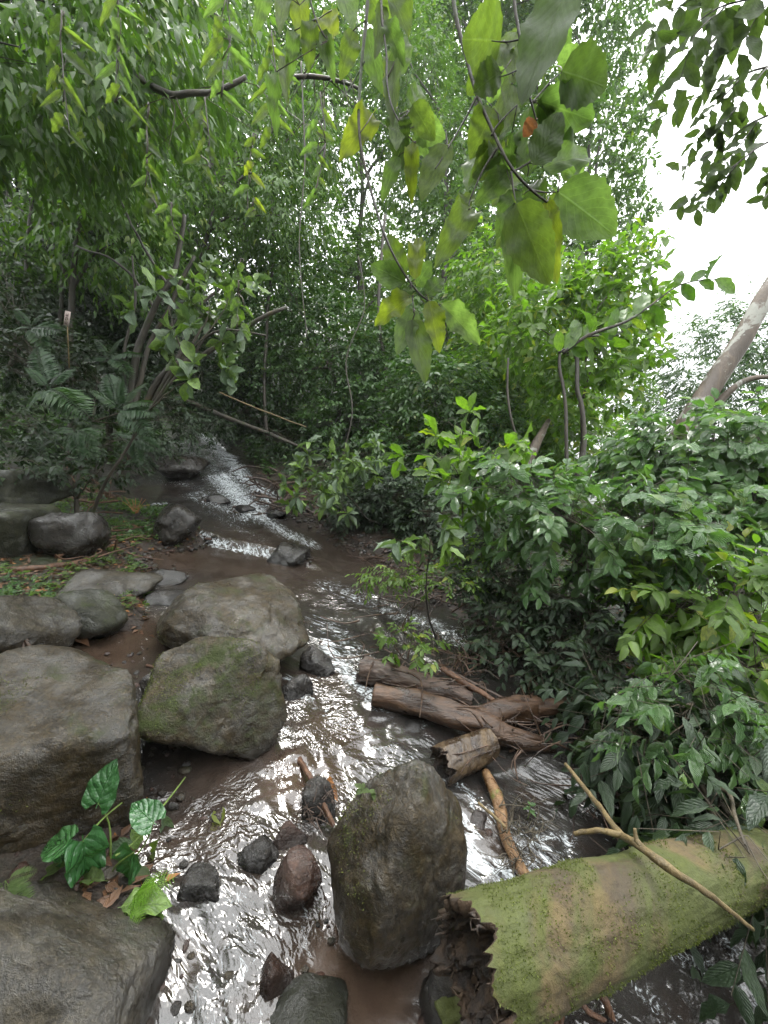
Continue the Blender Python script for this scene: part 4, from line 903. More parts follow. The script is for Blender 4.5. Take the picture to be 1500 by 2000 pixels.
branch('dark branch hung with large serrated leaves, top right of centre',
  [[(880,-60),(890,30),(905,90),(930,180),(968,270),(1000,330),(1035,370),(1068,395)], [(930,190),(905,240),(875,290),(850,330)], [(970,290),(945,330),(920,385),(915,410)], [(998,335),(1003,370),(1008,402)],
   [(960,265),(975,240),(1010,205)], [(1035,370),(1060,375),(1090,375)], [(1000,335),(1030,320),(1050,300)]],
  [(1008,398,1072,556,84,'olive',-.06),(1068,393,1084,545,44,'yellow'),(1003,398,1006,574,48,'hang',.05),(1088,374,1203,458,98,'hang'),(1008,372,972,458,42,'hang',.04),(1060,328,1166,282,78,'hang',.03),
   (1042,322,1100,216,58,'dark',-.05),(1030,345,1022,258,44,'hang',.06),(965,212,922,300,62,'olive',.02),(968,290,925,345,60,'olive',.05),(995,332,932,395,44,'hang',.06),(920,405,857,504,52,'olive'),
   (874,283,822,388,54,'olive'),(950,130,915,182,46,'olive',.05),(960,310,990,262,30,'olive'),(1000,330,1010,262,40,'olive',.08),(1090,330,1150,352,36,'hang',.08),(1022,380,1000,440,30,'hang',.07)], 1.05, 9, extra=9)
branch('thinner branch with broad dark leaves and one orange leaf, top right',
  [[(1000,-60),(1005,10),(1012,60),(1022,130),(1036,190),(1048,236)], [(1012,78),(985,82),(960,80)], [(1022,130),(1000,142),(975,150)], [(1040,200),(1075,160),(1098,140)]],
  [(1108,-25,1018,194,96,'dark',-.08),(978,82,905,74,104,'olive'),(978,140,924,176,58,'dark'),(1010,62,1004,156,54,'olive',.04),(1096,140,1190,168,90,'dark',-.03),(1052,196,1166,240,78,'hang',.05),
   (1088,128,1146,102,44,'hang',.06),(1052,206,1088,172,52,'hang',.04),(1046,234,1022,266,28,'orange'),(1000,165,972,262,50,'olive',.08),(1062,180,1058,262,44,'hang',.08),(1100,150,1150,225,50,'hang',.1),(1075,30,1112,110,50,'hang',.1)], 1.0, 7, extra=6)
branch('long thin branch ending in a cluster of green and yellow leaves, centre',
  [[(724,-60),(714,40),(705,130),(703,260),(712,340),(735,420),(770,500),(800,550),(830,582),(858,596)], [(712,120),(690,160),(665,200)], [(802,552),(806,580),(808,610)]],
  [(792,552,722,516,46,'hang'),(790,542,752,452,44,'olive',.02),(811,546,818,444,34,'yellow'),(812,560,842,508,36,'hang',.03),(832,576,868,540,30,'hang'),(803,578,728,630,44,'yellow'),(806,604,776,690,42,'hang'),
   (838,588,861,686,40,'yellow',-.02),(862,594,942,670,46,'hang'),(806,624,832,746,46,'olive',-.02),(798,560,792,588,20,'hang'),(728,222,670,296,50,'yellow',.05),(716,60,745,180,40,'hang',.05),(690,60,668,150,36,'olive',.08),(720,-10,762,60,50,'olive',.05)], 1.15, 7)
branch('branch with narrow hanging leaves between the two large leaved branches',
  [[(742,-60),(748,60),(757,150),(770,215),(795,262),(812,280)], [(780,235),(800,215)], [(790,255),(815,245)]],
  [(806,204,848,274,46,'olive',-.03),(812,246,868,268,50,'hang',.03),(806,278,803,390,28,'yellow'),(779,232,774,290,34,'hang'),(777,306,746,388,30,'hang'),(792,226,793,268,25,'dark',-.04),(770,120,765,238,32,'olive'),(800,212,828,164,42,'hang'),
   (752,40,790,120,34,'hang'),(745,10,735,110,30,'olive'),(768,150,800,60,40,'hang',.06),(750,-30,800,40,60,'olive',.04),(776,210,748,140,26,'yellow',.05)], 1.1, 5, extra=5)
branch('twig of yellowing leaves hanging at the top, left of centre',
  [[(600,-60),(605,-10),(618,40),(640,80)], [(605,-10),(585,10)]],
  [(585,-30,590,78,42,'yellow'),(648,20,634,112,46,'yellow'),(610,40,600,130,34,'olive'),(560,-20,545,60,30,'olive'),(630,60,650,150,30,'hang'),(540,140,534,258,26,'hang'),(556,110,560,200,22,'olive'),(520,-30,500,60,30,'hang'),(575,60,566,150,26,'hang'),(665,-30,690,50,44,'hang')], 1.3, 5)
rgx = np.random.default_rng(77)
def vine(label, u, v0, v1, n, dep, seed, mats=('hang', 'olive', 'yellow'), w=20, L=60):
    rg = np.random.default_rng(seed); st_ = [(u, v0), (u + rg.uniform(-12, 12), (v0 + v1) / 2), (u + rg.uniform(-20, 20), v1)]
    lv = []
    for i in range(n):
        f = (i + .5) / n; uu = u + rg.uniform(-8, 8); vv = v0 + (v1 - v0) * f; sg = 1 if i % 2 else -1
        lv.append((uu, vv, uu + sg * L * rg.uniform(.3, 1.0), vv + L * rg.uniform(.35, 1.0), w * rg.uniform(.5, .9), mats[rg.integers(len(mats))]))
    branch(label, [st_], lv, dep, 3, group='leafy shoots hanging from the canopy')
for a in [('leafy shoot with a lit leaf tip, hanging left of the clear yellow leaf', 335, 395, 470, 7, 2.4, 1, ('hang', 'hang', 'hang'), 16, 30), ('shoot of lime leaves hanging below the forest canopy', 470, 505, 640, 8, 2.6, 2, ('hang', 'hang'), 16, 28),
          ('shoot with one clear yellow leaf, under the upper limb', 495, 260, 420, 7, 2.6, 3, ('hang', 'olive', 'yellow'), 18, 34), ('shoot of narrow leaves high in the canopy, right of the upper left limb', 530, 60, 260, 9, 2.2, 4, ('hang', 'olive'), 16, 50),
          ('drooping shoot beneath the upper left limb', 400, 190, 330, 8, 2.6, 5, ('olive', 'dark'), 16, 44), ('drooping shoot at the top left with long narrow leaves', 230, -20, 200, 10, 2.0, 6, ('olive', 'hang'), 18, 60),
          ('drooping shoot of dark narrow leaves near the top left corner', 120, 20, 260, 10, 2.0, 7, ('olive', 'dark'), 20, 64), ('drooping shoot left of the first limb fork', 290, 200, 420, 10, 2.5, 8, ('olive', 'dark', 'hang'), 16, 46),
          ('drooping shoot of narrow leaves above the clear yellow leaf', 440, -20, 190, 10, 2.1, 9, ('olive', 'hang'), 18, 54), ('drooping shoot by the bright gap in the canopy', 625, 180, 380, 9, 2.6, 10, ('hang', 'olive'), 14, 40)]:
    vine(*a)

def spray(label, stems, nleaf, L, w, dep, seed, mat='dark', group='leafy branches against the sky, top right', kind='elliptic', down=1.0, w0=5):
    rg = np.random.default_rng(seed); rl = P(*stems[0][0], dep); root = thing('sky_branch', label, 'branch', rl, group); mb = MB()
    pos, X, N, ln = [], [], [], []
    for k, s in enumerate(stems):
        c = curve([P(u, v, dep + rg.uniform(-.05, .05)) for u, v in s], 16, .02, k); mb.tube(c, np.linspace(w0 if k == 0 else w0*.6, 1.2, 16) / F * dep / 2, 6)
        dirr = norm(c[-1] - c[0])
        for i in range(nleaf):
            f = (i + .6) / nleaf; p = np.array([np.interp(f, np.linspace(0, 1, 16), c[:, q]) for q in range(3)]); sg = 1 if i % 2 else -1
            sd = norm(np.cross(dirr, norm(CAMP - p)))
            x = dirr * .55 + sd * sg * .75 + rg.normal(size=3) * .18 - UP * .35 * down
            pos.append(p); X.append(x); N.append(norm(CAMP - p) * .6 + UP * .5 + rg.normal(size=3) * .35); ln.append(L * rg.uniform(.75, 1.2) / F * dep)
    link('stem', mb.mesh('stem', M['bark_dark'], rl), root)
    ln = np.array(ln); leaf_objs(root, rl, np.array(pos), np.array(X), np.array(N), ln, ln * w, hi_meshes(kind, 'leaf_' + mat, 9, 3))
spray('uppermost leafy branch against the sky with the largest leaves', [[(1560,-40),(1450,0),(1380,30),(1290,95)], [(1420,10),(1360,70),(1320,180)], [(1470,-5),(1400,80),(1370,130)], [(1540,-40),(1480,30),(1440,110)], [(1400,-30),(1330,10),(1270,60)]], 9, 62, .42, 1.7, 11)
spray('second leafy branch from the top against the sky', [[(1560,110),(1450,150),(1370,185),(1280,235)], [(1450,150),(1390,215),(1350,290)], [(1500,130),(1430,220),(1400,260)]], 13, 38, .46, 1.9, 12)
spray('third leafy branch against the sky, small paired leaves', [[(1580,190),(1470,240),(1400,290),(1322,335)], [(1480,235),(1440,290),(1400,330)]], 14, 34, .46, 1.9, 13)
spray('lowest leafy branch of the group against the open sky', [[(1580,240),(1480,290),(1400,350),(1325,400)], [(1440,320),(1400,370),(1360,410)]], 13, 36, .46, 1.9, 14)
spray('bit of leafy branch at the right edge above the pale trunk', [[(1580,310),(1530,350),(1490,390)], [(1580,340),(1530,330),(1495,340)]], 6, 36, .5, 1.9, 15)
spray('long bare twig ending in curled leaves before the clear sky', [[(1100,690),(1150,652),(1220,625),(1270,595),(1330,555),(1400,545)]], 22, 46, .5, 3.0, 16, mat='forest', down=.2, group=None, w0=8)
spray('arching twig with clustered leaves below the curled leaf twig', [[(1090,690),(1140,660),(1200,655),(1255,620)]], 16, 40, .5, 3.1, 17, mat='bright', group=None, down=.2)

# ------------------------------------------------------------------ logs and sticks
def frame_of(ax):
    ax = norm(ax); e1 = norm(np.cross(ax, [0.05, .1, 1.])); return ax, e1, np.cross(ax, e1)
def torn_log(name, label, A, Bp, r0, r1, mat, seed=0, deep=.34, rg_=1.0, lump=1.0, n=90, s=120, bow=.03):
    axis = Bp - A; L = np.linalg.norm(axis); ax, e1, e2 = frame_of(axis)
    root = thing(name, label, 'log', A)
    k0 = r0 / .178 if r0 < .12 else 1.0; t = np.linspace(0, 1, n); a = np.linspace(0, 2 * np.pi, s, endpoint=False)
    ring = np.cos(a)[:, None] * e1 + np.sin(a)[:, None] * e2
    rag = .028 * vnoise(v3(np.cos(a) * 3, np.sin(a) * 3, 2.)) + .022 * vnoise(v3(np.cos(a) * 9, np.sin(a) * 9, 5.)) + .012 * vnoise(v3(np.cos(a) * 26, np.sin(a) * 26, 7. + seed)); rag = rag * k0 * rg_
    T, Ai = np.meshgrid(t, a, indexing='ij')
    q = v3(np.cos(Ai) * 1.2 + seed, np.sin(Ai) * 1.2, T * L * 5 / k0)
    rad = (r0 + (r1 - r0) * T) * (1 + .035 * lump * fbm(q, 3) + .018 * lump * fbm(q * [5, 5, 2], 3) + .012 * lump * fbm(q * 16, 2))
    pos = A + (T * L)[..., None] * ax + rad[..., None] * ring[None] + (rag[None] * np.exp(-T * 12))[..., None] * ax
    pos += (bow * np.sin(T * 2.5))[..., None] * UP
    link('bark', mesh('bark', pos.reshape(-1, 3) - A, grid_faces(n, s, True), [M[mat]]), root)
    m = 26; tt = np.linspace(0, 1, m); T2, A2 = np.meshgrid(tt, a, indexing='ij')
    prof_ = np.array([1.0, .96, .88, .82] + list(np.linspace(.87, .25, m - 4))); dep = k0 * np.array([0, -.004, 0.0, .012] + list(np.linspace(.03, deep, m - 4)))
    r2 = (rad[0][None] * prof_[:, None]) * (1 + .16 * fbm(v3(np.cos(A2) * 3, np.sin(A2) * 3, T2 * 8), 3) * (T2 > .05))
    p2 = A + ((rag[None] * np.exp(-T2 * 2)) + dep[:, None])[..., None] * ax + r2[..., None] * ring[None]
    p2 = p2 + ((T2 > .15) * .035 * k0 * fbm(p2 * 22 / k0, 4))[..., None] * ax
    V = np.vstack([p2.reshape(-1, 3), A + ax * (deep + .01)]); k = len(V) - 1; j = np.arange(s)
    tri = np.stack([j + (m-1) * s, (j + 1) % s + (m-1) * s, np.full(s, k)], 1)
    link('rotten_heart', mesh('rotten_heart', V - A, [grid_faces(m, s, True), tri], [M['rotten']]), root)
    if mat == 'log_moss':                    # tufts of moss standing proud of the bark
        rg = np.random.default_rng(8); k = 40000; ti = rg.random(k) * (n - 1); si = rg.integers(0, s, k); i0 = ti.astype(int)
        pp = pos[i0, si] * (1 - (ti - i0))[:, None] + pos[np.minimum(i0 + 1, n - 1), si] * (ti - i0)[:, None]
        nn = norm(pp - (A + ((pp - A) @ ax)[:, None] * ax)); mk = (fbm(pp * 9, 3) > -.15) & (nn[:, 2] > -.5) & (rg.random(k) < .35 + .65 * smooth(-.2, .5, fbm(pp * 30, 2)))
        pp = pp[mk]; nn = nn[mk]; X_ = nn + rg.normal(size=pp.shape) * .7; ln_ = rg.uniform(.003, .0085, len(pp))
        link('moss', foliage_mesh('moss', pp, X_, rg.normal(size=pp.shape), ln_, ln_ * .45, 'lance', 'moss', A), root, kind='stuff')
    mb = MB(); rg = np.random.default_rng(3)
    for i in range(46):                      # splinters on the torn rim
        an = rg.uniform(0, 6.28); b = A + (r0 * .93 * rg.uniform(.8, 1.02)) * (math.cos(an) * e1 + math.sin(an) * e2) + ax * .02 * k0
        mb.tube(curve([b, b + k0 * (-ax * rg.uniform(.01, .04) + rg.normal(size=3) * .008), b + k0 * (-ax * rg.uniform(.02, .05) + rg.normal(size=3) * .014)], 5), np.linspace(k0 * rg.uniform(.003, .008), .0008, 5), 4)
    link('splinters', mb.mesh('splinters', M['rotten'], A), root, kind='stuff')
torn_log('mossy_log', 'large hollow log with bright green moss lying across the lower right corner', P(915, 1893, 1.04), P(1500, 1684, 1.50), .142, .098, 'log_moss', 0, .13, 1.2, 1.5)
torn_log('stump', 'short broken chunk of dark wood with a torn end below the forked log', G(862, 1496, .07), G(958, 1450, .11), .098, .075, 'log_streak', 5, .10, 1.6, 3.0, 40, 60, 0)
torn_log('log', 'dark rotting log with seedlings on it, uppermost of the log jam', G(705, 1306, .10), G(920, 1368, .08), .088, .062, 'log_dark', 9, .05, 1.2, 2.5, 60, 70, .01)

def wood(name, label, cat, pieces, mat, h=.05, group=None, sides=14, bump=.22, ragged=True, depth=None):
    """pieces: (pixel points, widths in px, part name)."""
    pts0 = pieces[0][0]; a0 = P(pts0[0][0], pts0[0][1], pts0[0][2] if depth < 0 else depth) if depth else G(pts0[0][0], pts0[0][1], h); root = thing(name, label, cat, a0, group)
    for k, (pp, ws, part) in enumerate(pieces):
        pt = [P(q[0], q[1], q[2] if depth < 0 else depth) if depth else G(q[0], q[1], q[2] if len(q) > 2 else h) for q in pp]
        n = max(14, 8 * len(pt)); c = curve(pt, n, .008, k * 7.); dd = np.array([axial(x) for x in c])
        rr = np.interp(np.linspace(0, 1, n), np.linspace(0, 1, len(ws)), ws) / F * dd / 2
        mb = MB(); mb.tube(c, rr, sides, bump, k * 3 + len(label))
        link(part, mb.mesh(part, M[mat], a0), root)
    return root
wood('log', 'forked reddish brown log lying across the stream under the darker log', 'log', [([(730,1357,.10),(800,1372,.11),(880,1398,.11),(960,1425,.09),(1030,1452,.06),(1085,1468,.02)], [44,45,50,44,28,7], 'trunk'),
     ([(925,1412,.10),(985,1388,.12),(1052,1378,.12)], [42,44,38], 'fork'), ([(1045,1384,.12),(1100,1378,.14),(1168,1360,.18)], [34,26,8], 'fork_tip'), ([(980,1430,.1),(1040,1440,.09),(1080,1455,.06)], [22,16,4], 'splinter')], 'log_brown', sides=22, bump=.30)
wood('pole', 'wet brown pole lying down the stream between stump and mossy log', 'stick', [([(948,1508,.05),(972,1560,.05),(990,1640,.04),(1030,1722,.03)], [18,24,22,24], 'wood')], 'pole', bump=.15)
wood('stick', 'pinkish brown stick leaning on the dark upper log', 'stick', [([(862,1305,.18),(910,1335,.17),(965,1368,.16)], [9,13,10], 'wood')], 'stick_red')
wood('stick', 'thin dark stick running above the pinkish brown stick', 'stick', [([(850,1295,.14),(900,1322,.14),(1000,1372,.14)], [6,7,4], 'wood')], 'log_dark')
wood('stick', 'thin orange stick slanting across the brown pole', 'stick', [([(934,1568,.07),(960,1590,.08),(988,1616,.08)], [5,6,5], 'wood')], 'stick')
wood('stick', 'brown stick poking from the riffle above the black stone', 'stick', [([(584,1482,.03),(598,1505,.06),(612,1530,.05)], [11,10,9], 'wood')], 'stick_red')
wood('stick', 'brown stick lying over the black stone', 'stick', [([(618,1548,.07),(635,1578,.08),(652,1614,.05)], [10,11,9], 'wood')], 'stick_red')
wood('forked_branch', 'yellow lichened forked branch lying over the mossy log', 'branch', [([(1104,1492,1.9),(1150,1548,1.7),(1188,1600,1.44),(1215,1632,1.33),(1240,1645,1.26),(1290,1682,1.175),(1350,1724,1.17),(1400,1758,1.19),(1470,1815,1.24)], [7,9,11,14,15,16,14,11,7], 'wood'),
     ([(1122,1629,1.42),(1165,1622,1.38),(1215,1632,1.33)], [8,10,12], 'side_twig'), ([(1240,1618,1.26),(1244,1640,1.25),(1262,1662,1.215)], [6,9,12], 'side_twig')], 'stick', sides=9, depth=-1)
wood('twig', 'thin curved twig in the shade right of the lichened fork', 'stick', [([(1200,1535,.1),(1218,1580,.12),(1262,1615,.14)], [4,5,3], 'wood')], 'stick')
wood('stick', 'long stick lying along the ground at the left edge below the block', 'stick', [([(-30,1114,.14),(60,1110,.14),(130,1102,.12),(192,1093,.08)], [11,12,10,5], 'wood'), ([(125,1103,.12),(160,1094,.12),(190,1085,.1)], [6,5,3], 'side_twig')], 'stick_red')
wood('stick', 'thin pale stick slanting beside the upper green block', 'stick', [([(104,926,.2),(140,945,.2),(186,968,.12)], [5,5,3], 'wood')], 'stick_red')
wood('stick', 'bent twig in front of the dark purplish boulder', 'stick', [([(86,1045,.2),(112,1065,.2),(116,1098,.12)], [6,7,6], 'wood')], 'stick')
wood('stick', 'upright forked dead stick before the pale grey boulder', 'stick', [([(36,1335,.05),(32,1290,.14),(34,1222,.26)], [14,12,7], 'wood'), ([(34,1290,.14),(46,1262,.2),(44,1240,.24)], [7,5,3], 'side_twig')], 'log_dark')
wood('stick', 'curved stick leaning down from the pale grey boulder to the mud', 'stick', [([(40,1225,.26),(60,1265,.2),(90,1290,.12),(120,1299,.04)], [6,7,6,4], 'wood')], 'log_brown')
wood('stick', 'thin red twig lying in the mud behind the huge olive boulder', 'stick', [([(286,1299,.03),(320,1308,.03),(357,1315,.03)], [5,5,3], 'wood')], 'stick_red')
wood('bamboo', 'thin yellow bamboo cane leaning over the upper stream', 'bamboo', [([(428,766,.7),(500,798,.6),(598,834,.3)], [2.5,3,2.5], 'cane')], 'stick', depth=7.2)
wood('log', 'fallen dark trunk across the head of the stream', 'log', [([(340,772),(420,806),(520,846),(610,884)], [9,9,8,5], 'trunk')], 'bark_dark', depth=8.0)
wood('stick', 'grey dead branch low at the right edge', 'stick', [([(1395,1375),(1450,1392),(1530,1432)], [9,12,13], 'wood')], 'bark_pale', depth=1.9)
wood('stick', 'reddish stick on the bank right of the cascade', 'stick', [([(670,1015,.1),(710,1030,.1),(748,1042,.1)], [5,5,3], 'wood')], 'stick_red')
wood('root', 'looping reddish roots hanging below the mossy log', 'root', [([(1085,2010,.02),(1100,1965,.06),(1140,1925,.10),(1178,1950,.07),(1196,1995,.02)], [16,15,14,15,14], 'root_loop'), ([(1120,1940,.1),(1150,1975,.06),(1190,2000,.02)], [9,10,8], 'root_loop'), ([(1100,1960,.08),(1096,2000,.04),(1100,2030,.02)], [10,9,8], 'root_loop')], 'stick_red', bump=.3)
wood('bark_fragment', 'pale crumbling bark fragment at the bottom edge below the torn log end', 'bark', [([(862,1990,.10),(885,1968,.12),(922,1958,.13)], [40,52,40], 'bark')], 'log_moss', sides=20, bump=.8)

def tangle(label, u0, u1, v0, v1, n, L, w, mat, seed, h=(0, .15), name='twig_tangle', cat='twigs', group='tangles of dead twigs', stuff=True):
    rg = np.random.default_rng(seed); c0 = G((u0+u1)/2, (v0+v1)/2, h[0]); root = thing(name, label, cat, c0, group); mb = MB()
    for i in range(n):
        a = G(rg.uniform(u0, u1), rg.uniform(v0, v1), rg.uniform(*h)); ln = L / F * axial(a) * rg.uniform(.4, 1.2)
        d = norm(rg.normal(size=3) * [1, 1, .35]); b = a + d * ln
        r = w / F * axial(a) / 2 * rg.uniform(.5, 1.3)
        mb.tube(curve([a, (a + b) / 2 + rg.normal(size=3) * ln * .12, b], 7), np.linspace(r, r * .35, 7), 4, cap=False)
    link('twigs', mb.mesh('twigs', M[mat], c0), root, kind='stuff'); return root
tangle('tangle of dead twigs caught against the forked log', 940, 1100, 1370, 1470, 60, 90, 4, 'log_brown', 1, (.02, .2))
tangle('dark twigs and roots at the right foot of the cascade', 480, 660, 920, 1010, 80, 80, 5, 'log_dark', 2, (.05, .35))
tangle('dead sticks on the shaded bank under the tangled shrub', 700, 1080, 1040, 1330, 150, 110, 4, 'log_brown', 3, (.03, .2))
tangle('twigs tangled around the upper log', 780, 950, 1270, 1350, 50, 70, 3.5, 'log_brown', 4, (.05, .2))
tangle('twigs in the mud below the purplish boulder', 60, 260, 1090, 1210, 60, 60, 4, 'log_brown', 5, (.01, .08))
tangle('thin roots and twigs between the green blocks and the leaf litter', 80, 260, 930, 1090, 50, 80, 4, 'stick_red', 6, (.05, .25))
tangle('dead twigs in the dark under the shrub by the mossy log', 1120, 1420, 1420, 1640, 90, 110, 4, 'log_brown', 7, (.02, .2))
tangle('fibrous debris snagged on the brown pole', 975, 1060, 1560, 1700, 110, 45, 3, 'twig', 8, (.02, .1))
tangle('debris caught on the black stone left of the egg shaped boulder', 590, 650, 1530, 1610, 50, 40, 3, 'log_dark', 9, (.05, .14))

_order = sorted([x for x in bpy.data.objects if x.get('category') in ('boulder', 'rock')], key=lambda x: x.name)
for k_, n_, th_ in ((1, 26000, .12), (2, 16000, .5), (3, 14000, .45), (0, 16000, .45)):
    o_ = min(_order, key=lambda x: (Vector(x.location) - Vector(NP_ROCKS[k_][0])).length)
    p, a, b, c, V = NP_ROCKS[k_]; rg = np.random.default_rng(k_); V = V[rg.integers(0, len(V), n_)] + rg.normal(size=(n_, 3)) * .002; nn = norm(V / np.array([a, b, c]) ** 2)
    mk = (nn[:, 2] > .1) & (fbm(V * 6 + k_, 3) - V[:, 0] / a * .35 > th_); V = V[mk]; nn = nn[mk]; ln_ = rg.uniform(.003, .008, len(V))
    link('moss', foliage_mesh('moss', V, nn + rg.normal(size=V.shape) * .7, rg.normal(size=V.shape), ln_, ln_ * .5, 'lance', 'moss', (0, 0, 0)), o_, kind='stuff')

# ------------------------------------------------------------------ small plants, litter, undergrowth
def scatter_ground(name, label_kind, n, box, ok, mat, ll, kind, nl, seed, hgt=.02, flat=False, sprig_l=.08, ratio=.5):
    rg = np.random.default_rng(seed); x = rg.uniform(box[0], box[1], n * 3); y = rg.uniform(box[2], box[3], n * 3) if not isinstance(box[2], tuple) else None
    sd = sdist(x, y); k = ok(x, y, sd, rg.random(len(x))); x, y, sd = x[k][:n], y[k][:n], sd[k][:n]; z = Hg(x, y, sd)
    o = np.stack([x, y, z + hgt * rg.random(len(x))], -1); d = rg.normal(size=(len(x), 3)) * [1, 1, .2] + UP * (0 if flat else .9)
    if flat:
        X = d; N = UP + rg.normal(size=(len(x), 3)) * .35; ln = ll * rg.uniform(.5, 1.3, len(x)); pos, wd = o, ln * ratio
    else: pos, X, N, ln, wd = sprigs(o, d, sprig_l * rg.uniform(.5, 1.5, len(x)), nl, ll, rg, 55, .3, False, ratio=ratio)
    me = foliage_mesh(name, pos, X, N, ln, wd, kind, mat, (0, 0, 0)); link(name, me, kind='stuff')
scatter_ground('leaf_litter', '', 16000, (-6, -.5, .4, 7.5), lambda x, y, s, r: (s > -.02) & (s < 2.6) & (x < -.3) & (vnoise(v3(x * 1.7, y * 1.7, 2.)) > -.35), 'leaf_brown', .055, 'ovate', 1, 1, .012, True)
scatter_ground('leaf_litter', '', 5000, (.3, 4, .8, 7), lambda x, y, s, r: (s > .0) & (s < 2) , 'leaf_brown', .05, 'ovate', 1, 2, .012, True)
scatter_ground('undergrowth', '', 3500, (-9, -.8, 2.2, 12), lambda x, y, s, r: (s > .12) & (x < -1.2) & (vnoise(v3(x * 1.2, y * 1.2, 3.)) > -.1) & (y > 3.4), 'leaf_deep', .07, 'ovate', 6, 3, sprig_l=.16)
scatter_ground('undergrowth', '', 7000, (-4, 9, 1.0, 13), lambda x, y, s, r: (s > .05) & (x > -.46 * (y - 1.5) + .2) & (x > .1), 'leaf_deep', .07, 'ovate', 6, 4, sprig_l=.16)
scatter_ground('undergrowth', '', 9000, (-14, 14, 7, 24), lambda x, y, s, r: (s > .2), 'leaf_deep', .13, 'ovate', 6, 5, sprig_l=.4)
scatter_ground('ground_cover', '', 2600, (-5, -.9, 2.0, 6.0), lambda x, y, s, r: (s > .0) & (vnoise(v3(x * 2.5, y * 2.5, 8.)) > .1), 'leaf_gloss', .035, 'ovate', 6, 6, sprig_l=.05)
scatter_ground('distant_canopy_leaves', '', 15000, (2, 45, 4, 60), lambda x, y, s, r: (x / (y + 1.5) > .3) & (s > 2), 'leaf_forest', .35, 'ovate', 6, 7, sprig_l=.9)

scatter_ground('ground_cover', '', 420, (-5, -1.0, 2.6, 6.0), lambda x, y, s, r: (s > .0) & (vnoise(v3(x * 2, y * 2, 12.)) > .0), 'leaf_hang', .06, 'ovate', 6, 16, sprig_l=.07)
for k_, (lb, pts_, w_, d_) in enumerate([('thin liana hanging straight down left of the canopy gap', [(588,120),(594,300),(586,480),(600,660)], 3, 7), ('dark slender trunk in the shade right of the leaning stems', [(522,860),(515,700),(535,520),(528,330)], 7, 8.5),
      ('slender dark trunk behind the cluster of hanging yellow leaves', [(742,880),(750,740),(738,600),(752,420)], 8, 8.5), ('thin dark trunk at the left behind the high fern', [(112,700),(120,560),(105,420),(118,300)], 8, 6.5),
      ('bare twisted liana in front of the dark thicket, centre', [(668,900),(690,800),(676,700),(712,600),(700,500)], 3, 6.5), ('thin leaning trunk far left in the shade', [(20,720),(48,560),(60,400),(92,240)], 9, 6)]):
    stem_tree('liana' if 'liana' in lb else 'slender_trunk', lb, [P(u, v, d_) for u, v in pts_], [w_ / F * d_ / 2, w_ / F * d_ / 3], 'bark_dark', cat='liana' if 'liana' in lb else 'tree', part='stem', group='slender stems in the forest')
def seedling(label, at, n, L, mat, kind, seed, up=.05, group='seedlings on the banks', ratio=.5, cat='seedling', spread=1.0):
    rg = np.random.default_rng(seed); at = np.asarray(at); root = thing('seedling', label, cat, at, group)
    mb = MB(); ns = max(1, n // 5); pos, X, N, ln = [], [], [], []
    for k in range(ns):
        tip = at + UP * up * rg.uniform(.6, 1.3) + rg.normal(size=3) * [1, 1, .2] * L * .5 * spread
        c = curve([at, (at + tip) / 2 + rg.normal(size=3) * .006, tip], 6); mb.tube(c, np.linspace(.0022, .0012, 6), 4)
        m = n // ns
        for i in range(m):
            a = 2.4 * i + rg.random(); pos.append(c[-1 - (i % 3)]); X.append([math.cos(a), math.sin(a), rg.uniform(-.2, .35)]); N.append(UP + rg.normal(size=3) * .3 + [0, -.35, 0]); ln.append(L * rg.uniform(.7, 1.2))
    link('stem', mb.mesh('stem', M['stem_green'], at), root); ln = np.array(ln)
    leaf_objs(root, at, np.array(pos), np.array(X), np.array(N), ln, ln * ratio, hi_meshes(kind, mat, 7, 3)); return root
t_ = rock_top(3, 690, 1545); seedling('small cluster of leafy seedlings sprouting on top of the egg shaped boulder', t_, 7, .035, 'leaf_hang', 'ovate', 1, .025)
t_ = rock_top(3, 722, 1550); seedling('single bright leaf seedling on the right of the boulder top sprouts', t_, 3, .04, 'leaf_hang', 'ovate', 2, .03)
for k, (u, v, n, L, mt, lb) in enumerate([(232, 1058, 14, .07, 'leaf_gloss', 'glossy seedling right of the dark purplish boulder'), (205, 985, 12, .07, 'leaf_gloss', 'seedling with pale leaves on the litter slope above the purplish boulder'), (122, 1172, 8, .04, 'leaf_lime', 'lime seedling beside the pointed matt boulder'),
      (48, 1142, 12, .035, 'leaf_lime', 'patch of lime seedlings below the long stick at the left edge'), (150, 965, 10, .07, 'leaf_yellow', 'yellowing seedling on the litter by the upper green block'), (265, 1040, 8, .06, 'leaf_hang', 'seedling at the pool edge left of the dark faceted boulder'),
      (390, 1035, 5, .03, 'leaf_hang', 'tiny seedling on the right flank of the dark faceted boulder'), (1030, 1600, 6, .03, 'leaf_gloss', 'small green sprig on the debris by the brown pole'), (740, 1245, 12, .045, 'leaf_hang', 'sprouts in the riffle left of the upper log'), (900, 1290, 10, .04, 'leaf_hang', 'sprouts behind the upper log towards the bank')]):
    seedling(lb, G(u, v, .03 if v > 1100 else .08), n, L, mt, 'ovate', 20 + k, .06)
fern('small lime fern between the green blocks and the purplish boulder', G(84, 1040, .15), [G(108, 1010, .3), G(90, 992, .32), G(66, 1012, .3), G(104, 1032, .2), G(74, 1050, .2)], FRL, 1, group='small lime ferns')
fern('lime fern frond beside the heart leaved plant over the bright water', G(258, 1752, .10), [G(340, 1712, .16), G(274, 1795, .14), G(300, 1730, .2)], FRL, 2, group='small lime ferns', nrm=(0, -.3, .9))
fern('dull green fern at the left edge above the corner slab boulder', G(10, 1720, .22), [G(58, 1775, .2), G(20, 1790, .2), G(70, 1700, .24), G(-30, 1760, .2)], [frond_mesh('leaf_hang', 16, 1, .36, .2, 9)], 3, group=None)

